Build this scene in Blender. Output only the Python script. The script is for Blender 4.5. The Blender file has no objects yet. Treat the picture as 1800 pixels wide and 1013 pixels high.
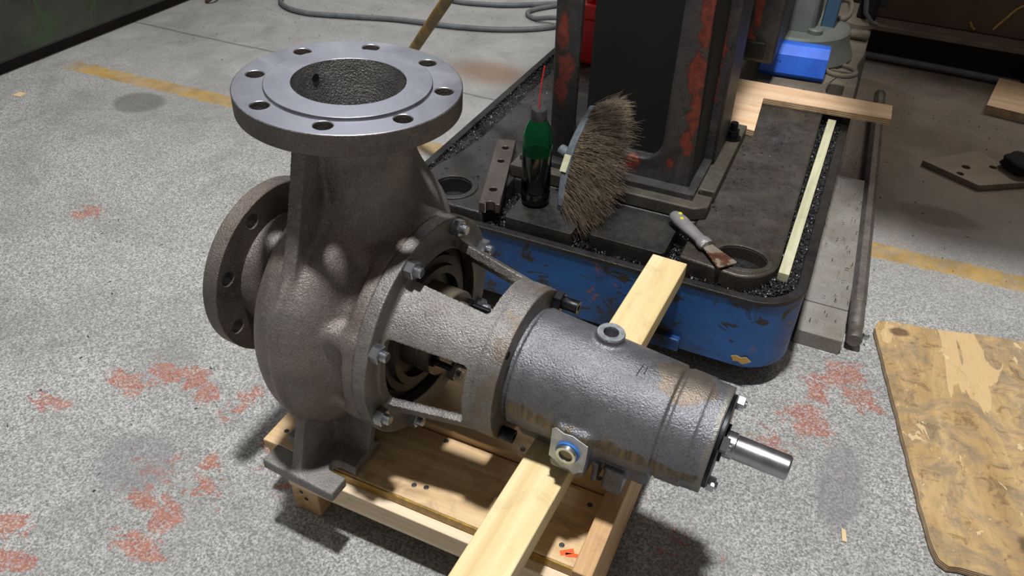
import bpy, bmesh, math, random
import numpy as np
from mathutils import Vector, Matrix
random.seed(7); rng = np.random.default_rng(7)
SC = bpy.context.scene
COL = SC.collection
PI = math.pi
FZ = -0.03            # floor level
K = 1.028             # plan factor of things standing on the floor

# ------------------------------------------------------------------ camera
cam_d = bpy.data.cameras.new('camera'); cam = bpy.data.objects.new('camera', cam_d); COL.objects.link(cam)
cam_d.sensor_width = 36.0; cam_d.lens = 1350.0 / 1800.0 * 36.0
cam_d.clip_start = 0.02; cam_d.clip_end = 100
right = Vector((0.9092, 0.4159, 0.0206)); down = Vector((0.2722, -0.5560, -0.7853)); fwd = Vector((-0.3151, 0.7196, -0.6187))
fwd.normalize(); right = (right - fwd * right.dot(fwd)).normalized(); upv = right.cross(fwd)
cam.matrix_world = Matrix(((right.x, upv.x, -fwd.x, 0.0), (right.y, upv.y, -fwd.y, 0.0), (right.z, upv.z, -fwd.z, 1.077), (0, 0, 0, 1)))
SC.camera = cam

# ------------------------------------------------------------------ world, lamps, exposure
W = bpy.data.worlds.new('workshop_ambient'); SC.world = W; W.use_nodes = True
bg = W.node_tree.nodes['Background']; bg.inputs[0].default_value = (1.0, 0.90, 0.82, 1); bg.inputs[1].default_value = 0.16

def lamp(name, loc, size, power, color, target=None):
    d = bpy.data.lights.new(name, 'AREA'); d.shape = 'DISK'; d.size = size; d.energy = power; d.color = color
    o = bpy.data.objects.new(name, d); COL.objects.link(o); o.location = loc
    if target is not None:
        o.rotation_euler = (Vector(target) - Vector(loc)).to_track_quat('-Z', 'Y').to_euler()
    return o
lamp('ceiling_or_fill_lamp', (-0.25, 0.56, 4.3), 0.26, 225, (1.0, 0.985, 0.97))
lamp('ceiling_or_fill_lamp', (-3.6, 5.2, 4.6), 1.2, 75, (0.92, 0.96, 1.0))  # added at the back to give the flange its reflection
lamp('ceiling_or_fill_lamp', (-6.0, 0.6, 4.6), 1.2, 45, (0.95, 0.97, 1.0))  # added on the left for weak fill and reflections
lamp('ceiling_or_fill_lamp', (1.4, 5.2, 4.6), 1.6, 75, (1.0, 0.88, 0.76))  # added warm fill, brightens the shadowed floor at the back right
vs = SC.view_settings
vs.view_transform = 'Standard'; vs.look = 'None'; vs.gamma = 1.0; vs.use_curve_mapping = False; vs.exposure = 0.0

# ------------------------------------------------------------------ helpers: objects
def link(name, me, mat=None, parent=None, smooth=None):
    o = bpy.data.objects.new(name, me); COL.objects.link(o)
    if mat is not None and len(me.materials) == 0:
        me.materials.append(mat)
    if smooth is not None:
        me.shade_smooth()
        if smooth < 180: me.set_sharp_from_angle(angle=math.radians(smooth))
    if parent is not None: o.parent = parent
    return o
def tag(o, label=None, cat=None, group=None, kind=None):
    if label: o['label'] = label
    if cat: o['category'] = cat
    if group: o['group'] = group
    if kind: o['kind'] = kind
    return o
def empty(name, loc=(0, 0, 0), label=None, cat=None, group=None):
    o = bpy.data.objects.new(name, None); COL.objects.link(o); o.location = loc; o.empty_display_size = 0.05
    return tag(o, label, cat, group)
def bevel(o, w, seg=2, angle=30):
    m = o.modifiers.new('bevel', 'BEVEL'); m.width = w; m.segments = seg; m.limit_method = 'ANGLE'; m.angle_limit = math.radians(angle)
    m.harden_normals = False
    return o
def mesh_pd(name, v, f):
    me = bpy.data.meshes.new(name); me.from_pydata([tuple(p) for p in v], [], [tuple(q) for q in f]); me.update(); return me
def from_bm(name, bm, fix=True):
    if fix: bmesh.ops.recalc_face_normals(bm, faces=bm.faces)
    me = bpy.data.meshes.new(name); bm.to_mesh(me); bm.free(); return me

class B:
    """collects simple solids into one mesh"""
    def __init__(s): s.v = []; s.f = []; s.m = []
    def add(s, v, f, mi=0):
        b = len(s.v); s.v += [tuple(p) for p in v]; s.f += [tuple(i + b for i in q) for q in f]; s.m += [mi] * len(f); return s
    def box(s, x0, x1, y0, y1, z0, z1, mi=0, M=None):
        v = [Vector((x, y, z)) for z in (z0, z1) for y in (y0, y1) for x in (x0, x1)]
        if M is not None: v = [M @ p for p in v]
        return s.add(v, [(0, 2, 3, 1), (4, 5, 7, 6), (0, 1, 5, 4), (2, 6, 7, 3), (0, 4, 6, 2), (1, 3, 7, 5)], mi)
    def cyl(s, p0, p1, r0, r1=None, n=20, caps=True, mi=0, rot=0.0):
        r1 = r0 if r1 is None else r1
        p0 = Vector(p0); p1 = Vector(p1); d = (p1 - p0).normalized()
        a = Vector((0, 0, 1)) if abs(d.z) < 0.9 else Vector((1, 0, 0))
        u = d.cross(a).normalized(); w = d.cross(u)
        v = []
        for p, r in ((p0, r0), (p1, r1)):
            for i in range(n):
                t = 2 * PI * i / n + rot; v.append(p + u * (r * math.cos(t)) + w * (r * math.sin(t)))
        f = [(i, (i + 1) % n, n + (i + 1) % n, n + i) for i in range(n)]
        if caps: f += [tuple(reversed(range(n))), tuple(range(n, 2 * n))]
        return s.add(v, f, mi)
    def lathe(s, prof, o=(0, 0, 0), axis='z', n=48, close=False, mi=0, M=None):
        """prof: (radius, height); revolve about axis"""
        v = []; f = []; m = len(prof)
        for r, h in prof:
            for i in range(n):
                t = 2 * PI * i / n; c, q = r * math.cos(t), r * math.sin(t)
                p = Vector((c, q, h)) if axis == 'z' else (Vector((h, c, q)) if axis == 'x' else Vector((q, h, c)))
                if M is not None: p = M @ p
                v.append(p + Vector(o))
        for j in range(m if close else m - 1):
            k = (j + 1) % m
            for i in range(n):
                f.append((j * n + i, j * n + (i + 1) % n, k * n + (i + 1) % n, k * n + i))
        if not close:
            if prof[0][0] > 1e-6: f.append(tuple(reversed(range(n))))
            if prof[-1][0] > 1e-6: f.append(tuple(range((m - 1) * n, m * n)))
        return s.add(v, f, mi)
    def prism(s, poly, z0, z1, M=None, mi=0):
        n = len(poly)
        v = [Vector((p[0], p[1], z)) for z in (z0, z1) for p in poly]
        if M is not None: v = [M @ p for p in v]
        f = [tuple(reversed(range(n))), tuple(range(n, 2 * n))] + [(i, (i + 1) % n, n + (i + 1) % n, n + i) for i in range(n)]
        return s.add(v, f, mi)
    def tube(s, pts, r, n=8, mi=0, rs=None):
        pts = [Vector(p) for p in pts]; v = []; f = []
        ref = Vector((0, 0, 1))
        for j, p in enumerate(pts):
            d = (pts[min(j + 1, len(pts) - 1)] - pts[max(j - 1, 0)]).normalized()
            if abs(d.dot(ref)) > 0.95: ref = Vector((1, 0, 0)) if abs(d.x) < 0.9 else Vector((0, 1, 0))
            u = d.cross(ref).normalized(); w = d.cross(u)
            rr = r if rs is None else rs[j]
            for i in range(n):
                t = 2 * PI * i / n; v.append(p + u * (rr * math.cos(t)) + w * (rr * math.sin(t)))
        for j in range(len(pts) - 1):
            for i in range(n): f.append((j * n + i, j * n + (i + 1) % n, (j + 1) * n + (i + 1) % n, (j + 1) * n + i))
        f += [tuple(reversed(range(n))), tuple(range((len(pts) - 1) * n, len(pts) * n))]
        return s.add(v, f, mi)
    def mesh(s, name):
        me = mesh_pd(name, s.v, s.f)
        if any(s.m): me.polygons.foreach_set('material_index', s.m)
        bm = bmesh.new(); bm.from_mesh(me); bmesh.ops.recalc_face_normals(bm, faces=bm.faces); bm.to_mesh(me); bm.free()
        return me
    def obj(s, name, mat, parent=None, smooth=35):
        me = s.mesh(name)
        for m_ in (mat if isinstance(mat, (list, tuple)) else [mat]): me.materials.append(m_)
        return link(name, me, None, parent, smooth)

def circle(cx, cy, r, n, a0=0.0): return [(cx + r * math.cos(a0 + 2 * PI * i / n), cy + r * math.sin(a0 + 2 * PI * i / n)) for i in range(n)]
def plate_mesh(name, outer, holes, z0, z1, M=None, top_mat=None):
    """flat plate with through holes; outer/holes are 2D loops"""
    bm = bmesh.new(); edges = []
    loops = [outer] + list(holes)
    vl = []
    for lp in loops:
        vs_ = [bm.verts.new((p[0], p[1], z1)) for p in lp]; vl.append(vs_)
        for i in range(len(vs_)): edges.append(bm.edges.new((vs_[i], vs_[(i + 1) % len(vs_)])))
    bmesh.ops.triangle_fill(bm, use_beauty=True, use_dissolve=False, edges=edges, normal=(0, 0, 1))
    top = list(bm.faces)
    low = {}
    for lp in vl:
        for v in lp: low[v] = bm.verts.new((v.co.x, v.co.y, z0))
    for f in top: bm.faces.new([low[v] for v in reversed(f.verts)])
    for lp in vl:
        n = len(lp)
        for i in range(n): bm.faces.new((lp[i], lp[(i + 1) % n], low[lp[(i + 1) % n]], low[lp[i]]))
    bmesh.ops.recalc_face_normals(bm, faces=bm.faces)
    if top_mat is not None:
        for f in bm.faces:
            if f.normal.z > 0.9: f.material_index = top_mat
    if M is not None: bmesh.ops.transform(bm, matrix=M, verts=bm.verts)
    return from_bm(name, bm, fix=False)

# ------------------------------------------------------------------ helpers: signed distance castings
def smin(a, b, k):
    h = np.clip(0.5 + 0.5 * (b - a) / k, 0, 1); return b + (a - b) * h - k * h * (1 - h)
def smax(a, b, k): return -smin(-a, -b, k)
def sbox(x, y, z, c, h, r=0.0):
    qx = np.abs(x - c[0]) - h[0] + r; qy = np.abs(y - c[1]) - h[1] + r; qz = np.abs(z - c[2]) - h[2] + r
    return np.sqrt(np.maximum(qx, 0) ** 2 + np.maximum(qy, 0) ** 2 + np.maximum(qz, 0) ** 2) + np.minimum(np.maximum(qx, np.maximum(qy, qz)), 0) - r
def scyl(d, a, r, a0, a1, e=0.0):
    """d radial distance, a axial coordinate"""
    q0 = d - r + e; q1 = np.abs(a - 0.5 * (a0 + a1)) - 0.5 * (a1 - a0) + e
    return np.sqrt(np.maximum(q0, 0) ** 2 + np.maximum(q1, 0) ** 2) + np.minimum(np.maximum(q0, q1), 0) - e
def sdf_mesh(name, fn, lo, hi, h):
    ax = [np.arange(lo[i], hi[i] + h, h) for i in range(3)]
    X, Y, Z = np.meshgrid(*ax, indexing='ij'); V = fn(X, Y, Z); S = V < 0
    n = np.array(V.shape) - 1
    def cs(A, c): return A[c[0]:c[0] + n[0], c[1]:c[1] + n[1], c[2]:c[2] + n[2]]
    cn = [(i, j, k) for i in (0, 1) for j in (0, 1) for k in (0, 1)]
    cnt = sum(cs(S, c).astype(np.int8) for c in cn)
    act = (cnt > 0) & (cnt < 8)
    I = np.argwhere(act); idx = -np.ones(act.shape, np.int64); idx[act] = np.arange(len(I))
    pos = np.zeros((len(I), 3)); num = np.zeros(len(I))
    for a in cn:
        for d in range(3):
            if a[d]: continue
            b = list(a); b[d] = 1
            va = cs(V, a)[act]; vb = cs(V, b)[act]; cr = (va < 0) != (vb < 0)
            t = np.where(cr, va / np.where(cr, va - vb, 1), 0)
            p = np.array(a, float)[None] + t[:, None] * (np.array(b) - np.array(a))[None]
            pos[cr] += p[cr]; num[cr] += 1
    P = (I + pos / num[:, None]) * h + np.array(lo)[None]
    for _ in range(4):
        e = h * 0.25; v0 = fn(P[:, 0], P[:, 1], P[:, 2])
        g = np.stack([(fn(P[:, 0] + e * (d == 0), P[:, 1] + e * (d == 1), P[:, 2] + e * (d == 2)) - v0) / e for d in range(3)], 1)
        st = g * (v0 / np.maximum((g * g).sum(1), 0.3))[:, None]
        ln = np.linalg.norm(st, axis=1); st *= np.minimum(1, 0.5 * h / np.maximum(ln, 1e-9))[:, None]
        P = P - st
    F = []
    for d in range(3):
        u, w = (d + 1) % 3, (d + 2) % 3
        s0 = [slice(None)] * 3; s1 = [slice(None)] * 3
        s0[d] = slice(0, -1); s1[d] = slice(1, None)
        A = S[tuple(s0)]; Bq = S[tuple(s1)]
        E_ = np.argwhere(A != Bq); fl = A[tuple(E_.T)]
        ok = (E_[:, u] > 0) & (E_[:, w] > 0) & (E_[:, u] < n[u]) & (E_[:, w] < n[w])
        E_ = E_[ok]; fl = fl[ok]
        q = []
        for du, dw in ((-1, -1), (0, -1), (0, 0), (-1, 0)):
            c = E_.copy(); c[:, u] += du; c[:, w] += dw; q.append(idx[tuple(c.T)])
        q = np.stack(q, 1); q[~fl] = q[~fl][:, ::-1]
        F.append(q)
    F = np.concatenate(F)
    me = bpy.data.meshes.new(name)
    me.vertices.add(len(P)); me.vertices.foreach_set('co', P.astype(np.float32).ravel())
    me.loops.add(F.size); me.loops.foreach_set('vertex_index', F.astype(np.int32).ravel())
    me.polygons.add(len(F)); me.polygons.foreach_set('loop_start', np.arange(0, F.size, 4, dtype=np.int32))
    me.update(calc_edges=True); me.validate()
    return me

# ------------------------------------------------------------------ helpers: materials
def lin(c):
    if isinstance(c, str):
        c = [int(c[i:i + 2], 16) / 255 for i in (0, 2, 4)]
    return tuple((x / 12.92 if x <= 0.04045 else ((x + 0.055) / 1.055) ** 2.4) for x in c) + (1.0,)
class NT:
    def __init__(s, name):
        s.mat = bpy.data.materials.new(name); s.mat.use_nodes = True; s.t = s.mat.node_tree
        s.bsdf = s.t.nodes['Principled BSDF']; s._tc = None
    def n(s, typ, **kw):
        x = s.t.nodes.new(typ)
        for k, v in kw.items(): setattr(x, k, v)
        return x
    def set(s, sock, v):
        if hasattr(v, 'is_linked') or hasattr(v, 'links'): s.t.links.new(v, sock)
        else:
            if isinstance(v, (tuple, list)) and hasattr(sock.default_value, '__len__'):
                v = tuple(v)[:len(sock.default_value)]
                if len(v) < len(sock.default_value): v = v + (1.0,)
            sock.default_value = v
    def obj(s):
        if s._tc is None: s._tc = s.n('ShaderNodeTexCoord')
        return s._tc.outputs['Object']
    def pos(s):
        if not hasattr(s, '_g'): s._g = s.n('ShaderNodeNewGeometry')
        return s._g.outputs['Position']
    def normal_z(s):
        g = s.n('ShaderNodeNewGeometry'); x = s.n('ShaderNodeSeparateXYZ'); s.t.links.new(g.outputs['True Normal'], x.inputs[0]); return x.outputs[2]
    def map(s, scale=(1, 1, 1), loc=(0, 0, 0), rot=(0, 0, 0), vec=None):
        m = s.n('ShaderNodeMapping'); s.set(m.inputs['Vector'], vec if vec is not None else s.obj())
        m.inputs['Scale'].default_value = scale; m.inputs['Location'].default_value = loc; m.inputs['Rotation'].default_value = rot
        return m.outputs[0]
    def noise(s, scale, detail=4, rough=0.55, vec=None, dist=0.0):
        m = s.n('ShaderNodeTexNoise'); s.set(m.inputs['Vector'], vec if vec is not None else s.obj())
        m.inputs['Scale'].default_value = scale; m.inputs['Detail'].default_value = detail; m.inputs['Roughness'].default_value = rough
        m.inputs['Distortion'].default_value = dist
        return m.outputs['Fac']
    def voro(s, scale, vec=None, feature='F1', out='Distance'):
        m = s.n('ShaderNodeTexVoronoi', feature=feature); s.set(m.inputs['Vector'], vec if vec is not None else s.obj()); m.inputs['Scale'].default_value = scale
        return m.outputs[out]
    def ramp(s, fac, stops, interp='LINEAR'):
        r = s.n('ShaderNodeValToRGB'); s.set(r.inputs[0], fac); e = r.color_ramp.elements; r.color_ramp.interpolation = interp
        while len(e) < len(stops): e.new(0.5)
        for el, (p, c) in zip(e, stops):
            el.position = p; el.color = c if isinstance(c, tuple) and len(c) == 4 else ((c, c, c, 1) if isinstance(c, (int, float)) else lin(c))
        return r.outputs[0]
    def mix(s, fac, a, b, mode='MIX'):
        m = s.n('ShaderNodeMix', data_type='RGBA', blend_type=mode); s.set(m.inputs[0], fac); s.set(m.inputs[6], a); s.set(m.inputs[7], b); return m.outputs[2]
    def math(s, op, a, b=0.0, c=0.0):
        m = s.n('ShaderNodeMath', operation=op); s.set(m.inputs[0], a); s.set(m.inputs[1], b); s.set(m.inputs[2], c); return m.outputs[0]
    def sep(s, vec):
        m = s.n('ShaderNodeSeparateXYZ'); s.set(m.inputs[0], vec); return m.outputs
    def bump(s, h, strength=0.3, dist=0.002):
        m = s.n('ShaderNodeBump'); s.set(m.inputs['Height'], h); m.inputs['Strength'].default_value = strength; m.inputs['Distance'].default_value = dist
        s.t.links.new(m.outputs[0], s.bsdf.inputs['Normal'])
    def out(s, color=None, rough=None, metal=None, **kw):
        if color is not None: s.set(s.bsdf.inputs['Base Color'], color)
        if rough is not None: s.set(s.bsdf.inputs['Roughness'], rough)
        if metal is not None: s.set(s.bsdf.inputs['Metallic'], metal)
        for k, v in kw.items(): s.set(s.bsdf.inputs[k.replace('_', ' ')], v)
        return s.mat
def blob(t, P, x, y, rx, ry, soft=1.0):
    """1 at centre falling to 0 at the ellipse edge (floor position)"""
    m = t.map(scale=(1 / rx, 1 / ry, 0), loc=(-x / rx, -y / ry, 0), vec=P)
    l = t.n('ShaderNodeVectorMath', operation='LENGTH'); t.t.links.new(m, l.inputs[0])
    return t.math('SUBTRACT', 1.0, l.outputs['Value'])
def smooth01(t, v, a, b):
    m = t.n('ShaderNodeMapRange', interpolation_type='SMOOTHSTEP'); t.set(m.inputs[0], v); m.inputs[1].default_value = a; m.inputs[2].default_value = b
    return m.outputs[0]

# floor concrete ------------------------------------------------
def mat_floor():
    t = NT('worn_concrete'); P = t.map(scale=(1 / K, 1 / K, 1 / K), vec=t.pos())
    big = t.noise(1.3, 5, 0.6, P); mid = t.noise(7, 6, 0.65, P, 0.6); spk = t.noise(260, 4, 0.75, P); spk2 = t.noise(420, 2, 0.6, P)
    base = t.ramp(mid, [(0.25, '8a8a89'), (0.5, 'a5a6a6'), (0.75, 'b9b9b8')])
    X, Y, Z = t.sep(P)
    # exposed aggregate close by, trowelled smooth further off
    agg = t.ramp(spk, [(0.30, '3c3d3e'), (0.42, '7c7e7d'), (0.53, 'b8b9b7'), (0.64, 'ecece9')])
    far = smooth01(t, t.math('ADD', Y, t.math('MULTIPLY', big, 0.8)), 1.7, 2.5)
    aggm = t.math('MULTIPLY', t.math('SUBTRACT', 1.0, t.math('MULTIPLY', far, 0.75)), t.ramp(mid, [(0.2, 0.35), (0.5, 0.85)]))
    c = t.mix(aggm, base, agg)
    c = t.mix(t.math('MULTIPLY', t.ramp(spk2, [(0.62, 0.0), (0.70, 1.0)]), 0.35), c, lin('55504c'))
    # broad grime
    gr = t.ramp(t.noise(2.2, 6, 0.7, P, 0.8), [(0.46, 0.0), (0.66, 1.0)])
    c = t.mix(t.math('MULTIPLY', gr, 0.42), c, lin('75726f'))
    c = t.mix(t.math('MULTIPLY', far, 0.15), c, lin('b5b4b0'))
    # warm brown of the overhead shadow painted into the far right floor
    dirt_or_shade = t.math('MULTIPLY', smooth01(t, t.math('ADD', X, t.math('MULTIPLY', mid, 0.3)), -0.1, 0.35), smooth01(t, t.math('ADD', Y, t.math('MULTIPLY', mid, 0.5)), 1.9, 2.5))
    c = t.mix(t.math('MULTIPLY', dirt_or_shade, 0.8), c, t.ramp(mid, [(0.3, '6f5f4e'), (0.7, '94816b')]))
    # painted line, worn
    ly = t.math('SUBTRACT', Y, t.math('ADD', t.math('MULTIPLY', X, 0.024), 1.778))
    ed = t.math('ADD', t.math('ABSOLUTE', ly), t.math('MULTIPLY', t.math('SUBTRACT', t.noise(30, 4, 0.7, P), 0.5), 0.035))
    wear = t.ramp(t.noise(11, 6, 0.75, P, 1.0), [(0.40, 1.0), (0.62, 0.55), (0.70, 0.12)])
    lm = t.math('MULTIPLY', smooth01(t, ed, 0.036, 0.030), wear)
    lm = t.math('MULTIPLY', lm, t.math('MULTIPLY', smooth01(t, X, -2.50, -2.40), 0.9))
    c = t.mix(lm, c, t.ramp(t.noise(16, 4, 0.6, P), [(0.35, 'a8884a'), (0.6, 'c9a44e')]))
    # red paint remnants
    reds = [(-1.10, 0.66, .10, .045), (-1.02, 0.715, .11, .05), (-0.935, 0.70, .05, .04), (-1.18, 0.555, .09, .035), (-0.855, 0.70, .05, .075), (-0.80, 0.40, .07, .04),
            (-0.95, 0.30, .08, .035), (-0.82, 0.575, .03, .035), (-0.80, 0.455, .05, .05), (-0.86, 0.465, .05, .03), (0.125, 1.22, .05, .07), (0.20, 1.23, .06, .06),
            (0.115, 1.14, .09, .07), (0.17, 1.29, .07, .06), (-0.035, 0.74, .09, .07), (-1.64, 1.06, .06, .05), (-1.02, 0.34, .06, .04), (-0.70, 0.66, .10, .10), (-0.86, .52, .18, .10), (0.08, 1.05, .1, .1)]
    R = None
    for i, r in enumerate(reds):
        b = blob(t, P, *r)
        if i in (18, 19, 14): b = t.math('MULTIPLY', b, 0.45)
        b = t.math('MAXIMUM', b, -1.0)
        R = b if R is None else t.math('MAXIMUM', R, b)
    rn = t.noise(15, 9, 0.72, t.map(scale=(1, 1.5, 1), rot=(0, 0, .5), vec=P), 1.2)
    rm = smooth01(t, t.math('ADD', t.math('MULTIPLY', R, 0.30), rn), 0.635, 0.66)
    rm = t.math('MULTIPLY', rm, t.ramp(spk, [(0.42, 1.0), (0.60, 0.25)]))
    c = t.mix(t.math('MULTIPLY', rm, 0.9), c, t.ramp(t.noise(60, 3, 0.6, P), [(0.3, '96523f'), (0.7, 'bf7258')]))
    # stains: rust by the tray, oil drop, grey smear
    st = smooth01(t, t.math('ADD', blob(t, P, -1.13, 2.33, .28, .17), t.math('MULTIPLY', mid, 0.5)), 0.35, 1.1)
    c = t.mix(t.math('MULTIPLY', st, 0.75), c, lin('8c6a50'))
    oil = smooth01(t, t.math('ADD', blob(t, P, -2.018, 1.60, .10, .085), t.math('MULTIPLY', mid, 0.25)), 0.15, 0.45)
    c = t.mix(t.math('MULTIPLY', oil, 0.55), c, lin('55524f'))
    for (x, y, rx, ry, k) in ((-0.93, .52, .09, .07, .45), (.12, 2.05, .14, .22, .5), (.33, 2.02, .13, .06, .6), (.19, 1.0, .05, .13, .5)):
        sm = smooth01(t, t.math('ADD', blob(t, P, x, y, rx, ry), t.math('MULTIPLY', mid, 0.6)), 0.3, 0.7)
        c = t.mix(t.math('MULTIPLY', sm, k), c, lin('7c7c80' if y < 1.1 else '5d554e'))
    # saw-cut joint
    jl = t.math('ABSOLUTE', t.math('SUBTRACT', Y, t.math('ADD', 2.137, t.math('MULTIPLY', t.math('SUBTRACT', t.noise(6, 3, .5, P), .5), .02))))
    jm = smooth01(t, jl, 0.008, 0.003)
    jm = t.math('MULTIPLY', jm, smooth01(t, X, -0.7, -0.9))
    c = t.mix(t.math('MULTIPLY', jm, 0.6), c, lin('5a5651'))
    h = t.math('ADD', t.math('MULTIPLY', spk, 0.7), t.math('MULTIPLY', mid, 1.0))
    h = t.math('SUBTRACT', h, t.math('MULTIPLY', jm, 1.0))
    c = t.mix(1.0, c, t.ramp(t.noise(0.9, 4, .6, P, .5), [(0.3, (0.66, 0.66, 0.66, 1)), (0.7, (0.84, 0.84, 0.84, 1))]), 'MULTIPLY')
    t.bump(h, 0.35, 0.003)
    return t.out(c, t.ramp(mid, [(0.3, 0.62), (0.7, 0.85)]), 0.0)

def mat_cast(name, dark='1e1e1f', light='4c4b4b', rust=None, rustpos=0.55, rough=(0.38, 0.6), metal=0.55, bump=0.35, scale=1.0, patches=None):
    t = NT(name); v = t.obj()
    a = t.noise(6 * scale, 6, 0.6, v, 0.4); g = t.noise(380, 3, 0.65, v); g2 = t.noise(70, 4, 0.6, v)
    c = t.ramp(a, [(0.28, dark), (0.72, light)])
    c = t.mix(t.math('MULTIPLY', t.ramp(g2, [(0.45, 0.0), (0.7, 1.0)]), 0.35), c, lin(light))
    if rust:
        r = t.ramp(t.noise(4.5 * scale, 5, 0.6, t.map(loc=(3.1, 1.7, 0.4)), 0.6), [(rustpos - 0.08, 0.0), (rustpos + 0.14, 1.0)])
        c = t.mix(t.math('MULTIPLY', r, 0.7), c, lin(rust))
    c = t.mix(t.math('MULTIPLY', t.ramp(g, [(0.54, 0.0), (0.68, 1.0)]), 0.5), c, lin(light))
    c = t.mix(t.math('MULTIPLY', t.ramp(g, [(0.34, 1.0), (0.46, 0.0)]), 0.45), c, lin(dark))
    if patches: c = patches(t, c)
    h = t.math('ADD', t.math('MULTIPLY', g, 0.8), t.math('MULTIPLY', g2, 0.35))
    t.bump(h, bump, 0.004)
    return t.out(c, t.ramp(g2, [(0.3, rough[0]), (0.7, rough[1])]), metal)

def housing_patches(t, c):
    v = t.obj(); X, Y, Z = t.sep(v)
    ang = t.math('ARCTAN2', t.math('MULTIPLY', Y, -1.0), Z)   # 0 top, +90 near side
    nz = t.math('MULTIPLY', t.math('SUBTRACT', t.noise(45, 5, 0.7, v), 0.5), 0.45)
    ctr = t.math('ADD', 1.62, t.math('MULTIPLY', t.math('SUBTRACT', X, 0.3), 0.25))
    d = t.math('ABSOLUTE', t.math('SUBTRACT', t.math('ADD', ang, nz), ctr))
    band = smooth01(t, d, 0.15, 0.12)
    band = t.math('MULTIPLY', band, smooth01(t, X, 0.288, 0.293))
    br = t.ramp(t.noise(30, 4, 0.6, t.map(scale=(6, 1, 1))), [(0.3, '4b4234'), (0.7, '81745f')])
    c = t.mix(t.math('MULTIPLY', band, 0.95), c, br)
    # ground patch at the bearing end, crown of the casting
    px = t.math('MULTIPLY', t.math('SUBTRACT', X, 0.498), 26.0); pa = t.math('MULTIPLY', t.math('ADD', ang, 0.05), 1.9)
    pd = t.math('SQRT', t.math('ADD', t.math('MULTIPLY', px, px), t.math('MULTIPLY', pa, pa)))
    pm = smooth01(t, t.math('ADD', pd, t.math('MULTIPLY', t.math('SUBTRACT', t.noise(35, 5, .7, v), .5), 1.2)), 1.02, 0.92)
    c = t.mix(t.math('MULTIPLY', pm, 0.9), c, t.ramp(t.noise(20, 3, .6, v), [(0.3, '5c534a'), (0.7, '85796c')]))
    # wiped bright edge at the end face
    em = smooth01(t, t.math('ADD', X, t.math('MULTIPLY', t.math('SUBTRACT', t.noise(70, 4, .7, v), .5), 0.02)), 0.545, 0.549)
    return t.mix(t.math('MULTIPLY', em, 0.55), c, lin('8d8a80'))
def ring_patches(t, c):
    v = t.obj(); X, Y, Z = t.sep(v)
    n1 = t.noise(22, 4, 0.6, v, 0.5)
    m = t.math('MULTIPLY', smooth01(t, n1, 0.50, 0.54), smooth01(t, X, 0.253, 0.256))
    c = t.mix(t.math('MULTIPLY', m, 0.7), c, lin('77695a'))
    m2 = t.math('MULTIPLY', smooth01(t, t.noise(30, 5, 0.7, v, 1.0), 0.47, 0.6), smooth01(t, X, 0.125, 0.12))
    c = t.mix(t.math('MULTIPLY', m2, 0.4), c, lin('6d6a64'))
    return c
def mat_machined(name, base='9c9da3', rough=0.3, axis='z', scr=True):
    t = NT(name); v = t.obj(); X, Y, Z = t.sep(v)
    if axis == 'z': r = t.math('SQRT', t.math('ADD', t.math('MULTIPLY', X, X), t.math('MULTIPLY', Y, Y)))
    else: r = X
    cb = t.n('ShaderNodeCombineXYZ'); t.set(cb.inputs[0], t.math('MULTIPLY', r, 900.0)); n1 = t.noise(1.0, 2, 0.5, cb.outputs[0])
    n2 = t.noise(9, 5, 0.65, v, 1.0)
    c = t.ramp(n2, [(0.25, '7c7b82'), (0.55, base), (0.8, 'a9aab0')])
    t.bump(n1, 0.10, 0.0006)
    return t.out(c, t.ramp(n2, [(0.3, rough - 0.05), (0.7, rough + 0.12)]), 1.0)
def mat_simple(name, c0, c1=None, rough=0.5, metal=0.0, scale=12, bump=0.1, detail=5, **kw):
    t = NT(name); n1 = t.noise(scale, detail, 0.62, None, 0.3); c1 = c1 or c0
    c = t.ramp(n1, [(0.3, c0), (0.7, c1)])
    if bump: t.bump(t.noise(scale * 9, 3, 0.6), bump, 0.002)
    return t.out(c, rough, metal, **kw)
def mat_wood(name, a, b, c2, axis=0, ring=26, dirt_or_shade=0.3, dirtc='3a2c20', rough=0.72):
    t = NT(name); sc = [ring, ring, ring]; sc[axis] = ring * 0.05
    oi = t.n('ShaderNodeObjectInfo'); off = t.n('ShaderNodeVectorMath', operation='ADD')
    sv = t.n('ShaderNodeVectorMath', operation='SCALE'); cb = t.n('ShaderNodeCombineXYZ'); t.set(cb.inputs[0], 1.0); t.set(cb.inputs[1], 1.7); t.set(cb.inputs[2], 2.3)
    t.set(sv.inputs[0], cb.outputs[0]); t.set(sv.inputs['Scale'], t.math('MULTIPLY', oi.outputs['Random'], 4.0))
    t.set(off.inputs[0], t.obj()); t.set(off.inputs[1], sv.outputs[0]); v = off.outputs[0]
    g = t.noise(1.0, 5, 0.6, t.map(scale=tuple(sc), vec=v), 1.2)
    fsc = [240, 240, 240]; fsc[axis] = 9
    fg = t.noise(1.0, 3, 0.6, t.map(scale=tuple(fsc), vec=v))
    c = t.ramp(g, [(0.28, a), (0.5, b), (0.72, c2)])
    c = t.mix(t.math('MULTIPLY', t.ramp(fg, [(0.5, 0.0), (0.75, 1.0)]), 0.35), c, lin(a))
    dn = t.ramp(t.noise(14, 7, 0.72, v, 0.6), [(0.52, 0.0), (0.72, 1.0)])
    c = t.mix(t.math('MULTIPLY', dn, dirt_or_shade), c, lin(dirtc))
    t.bump(t.math('ADD', fg, g), 0.35, 0.0015)
    return t.out(c, rough, 0.0)
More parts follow.
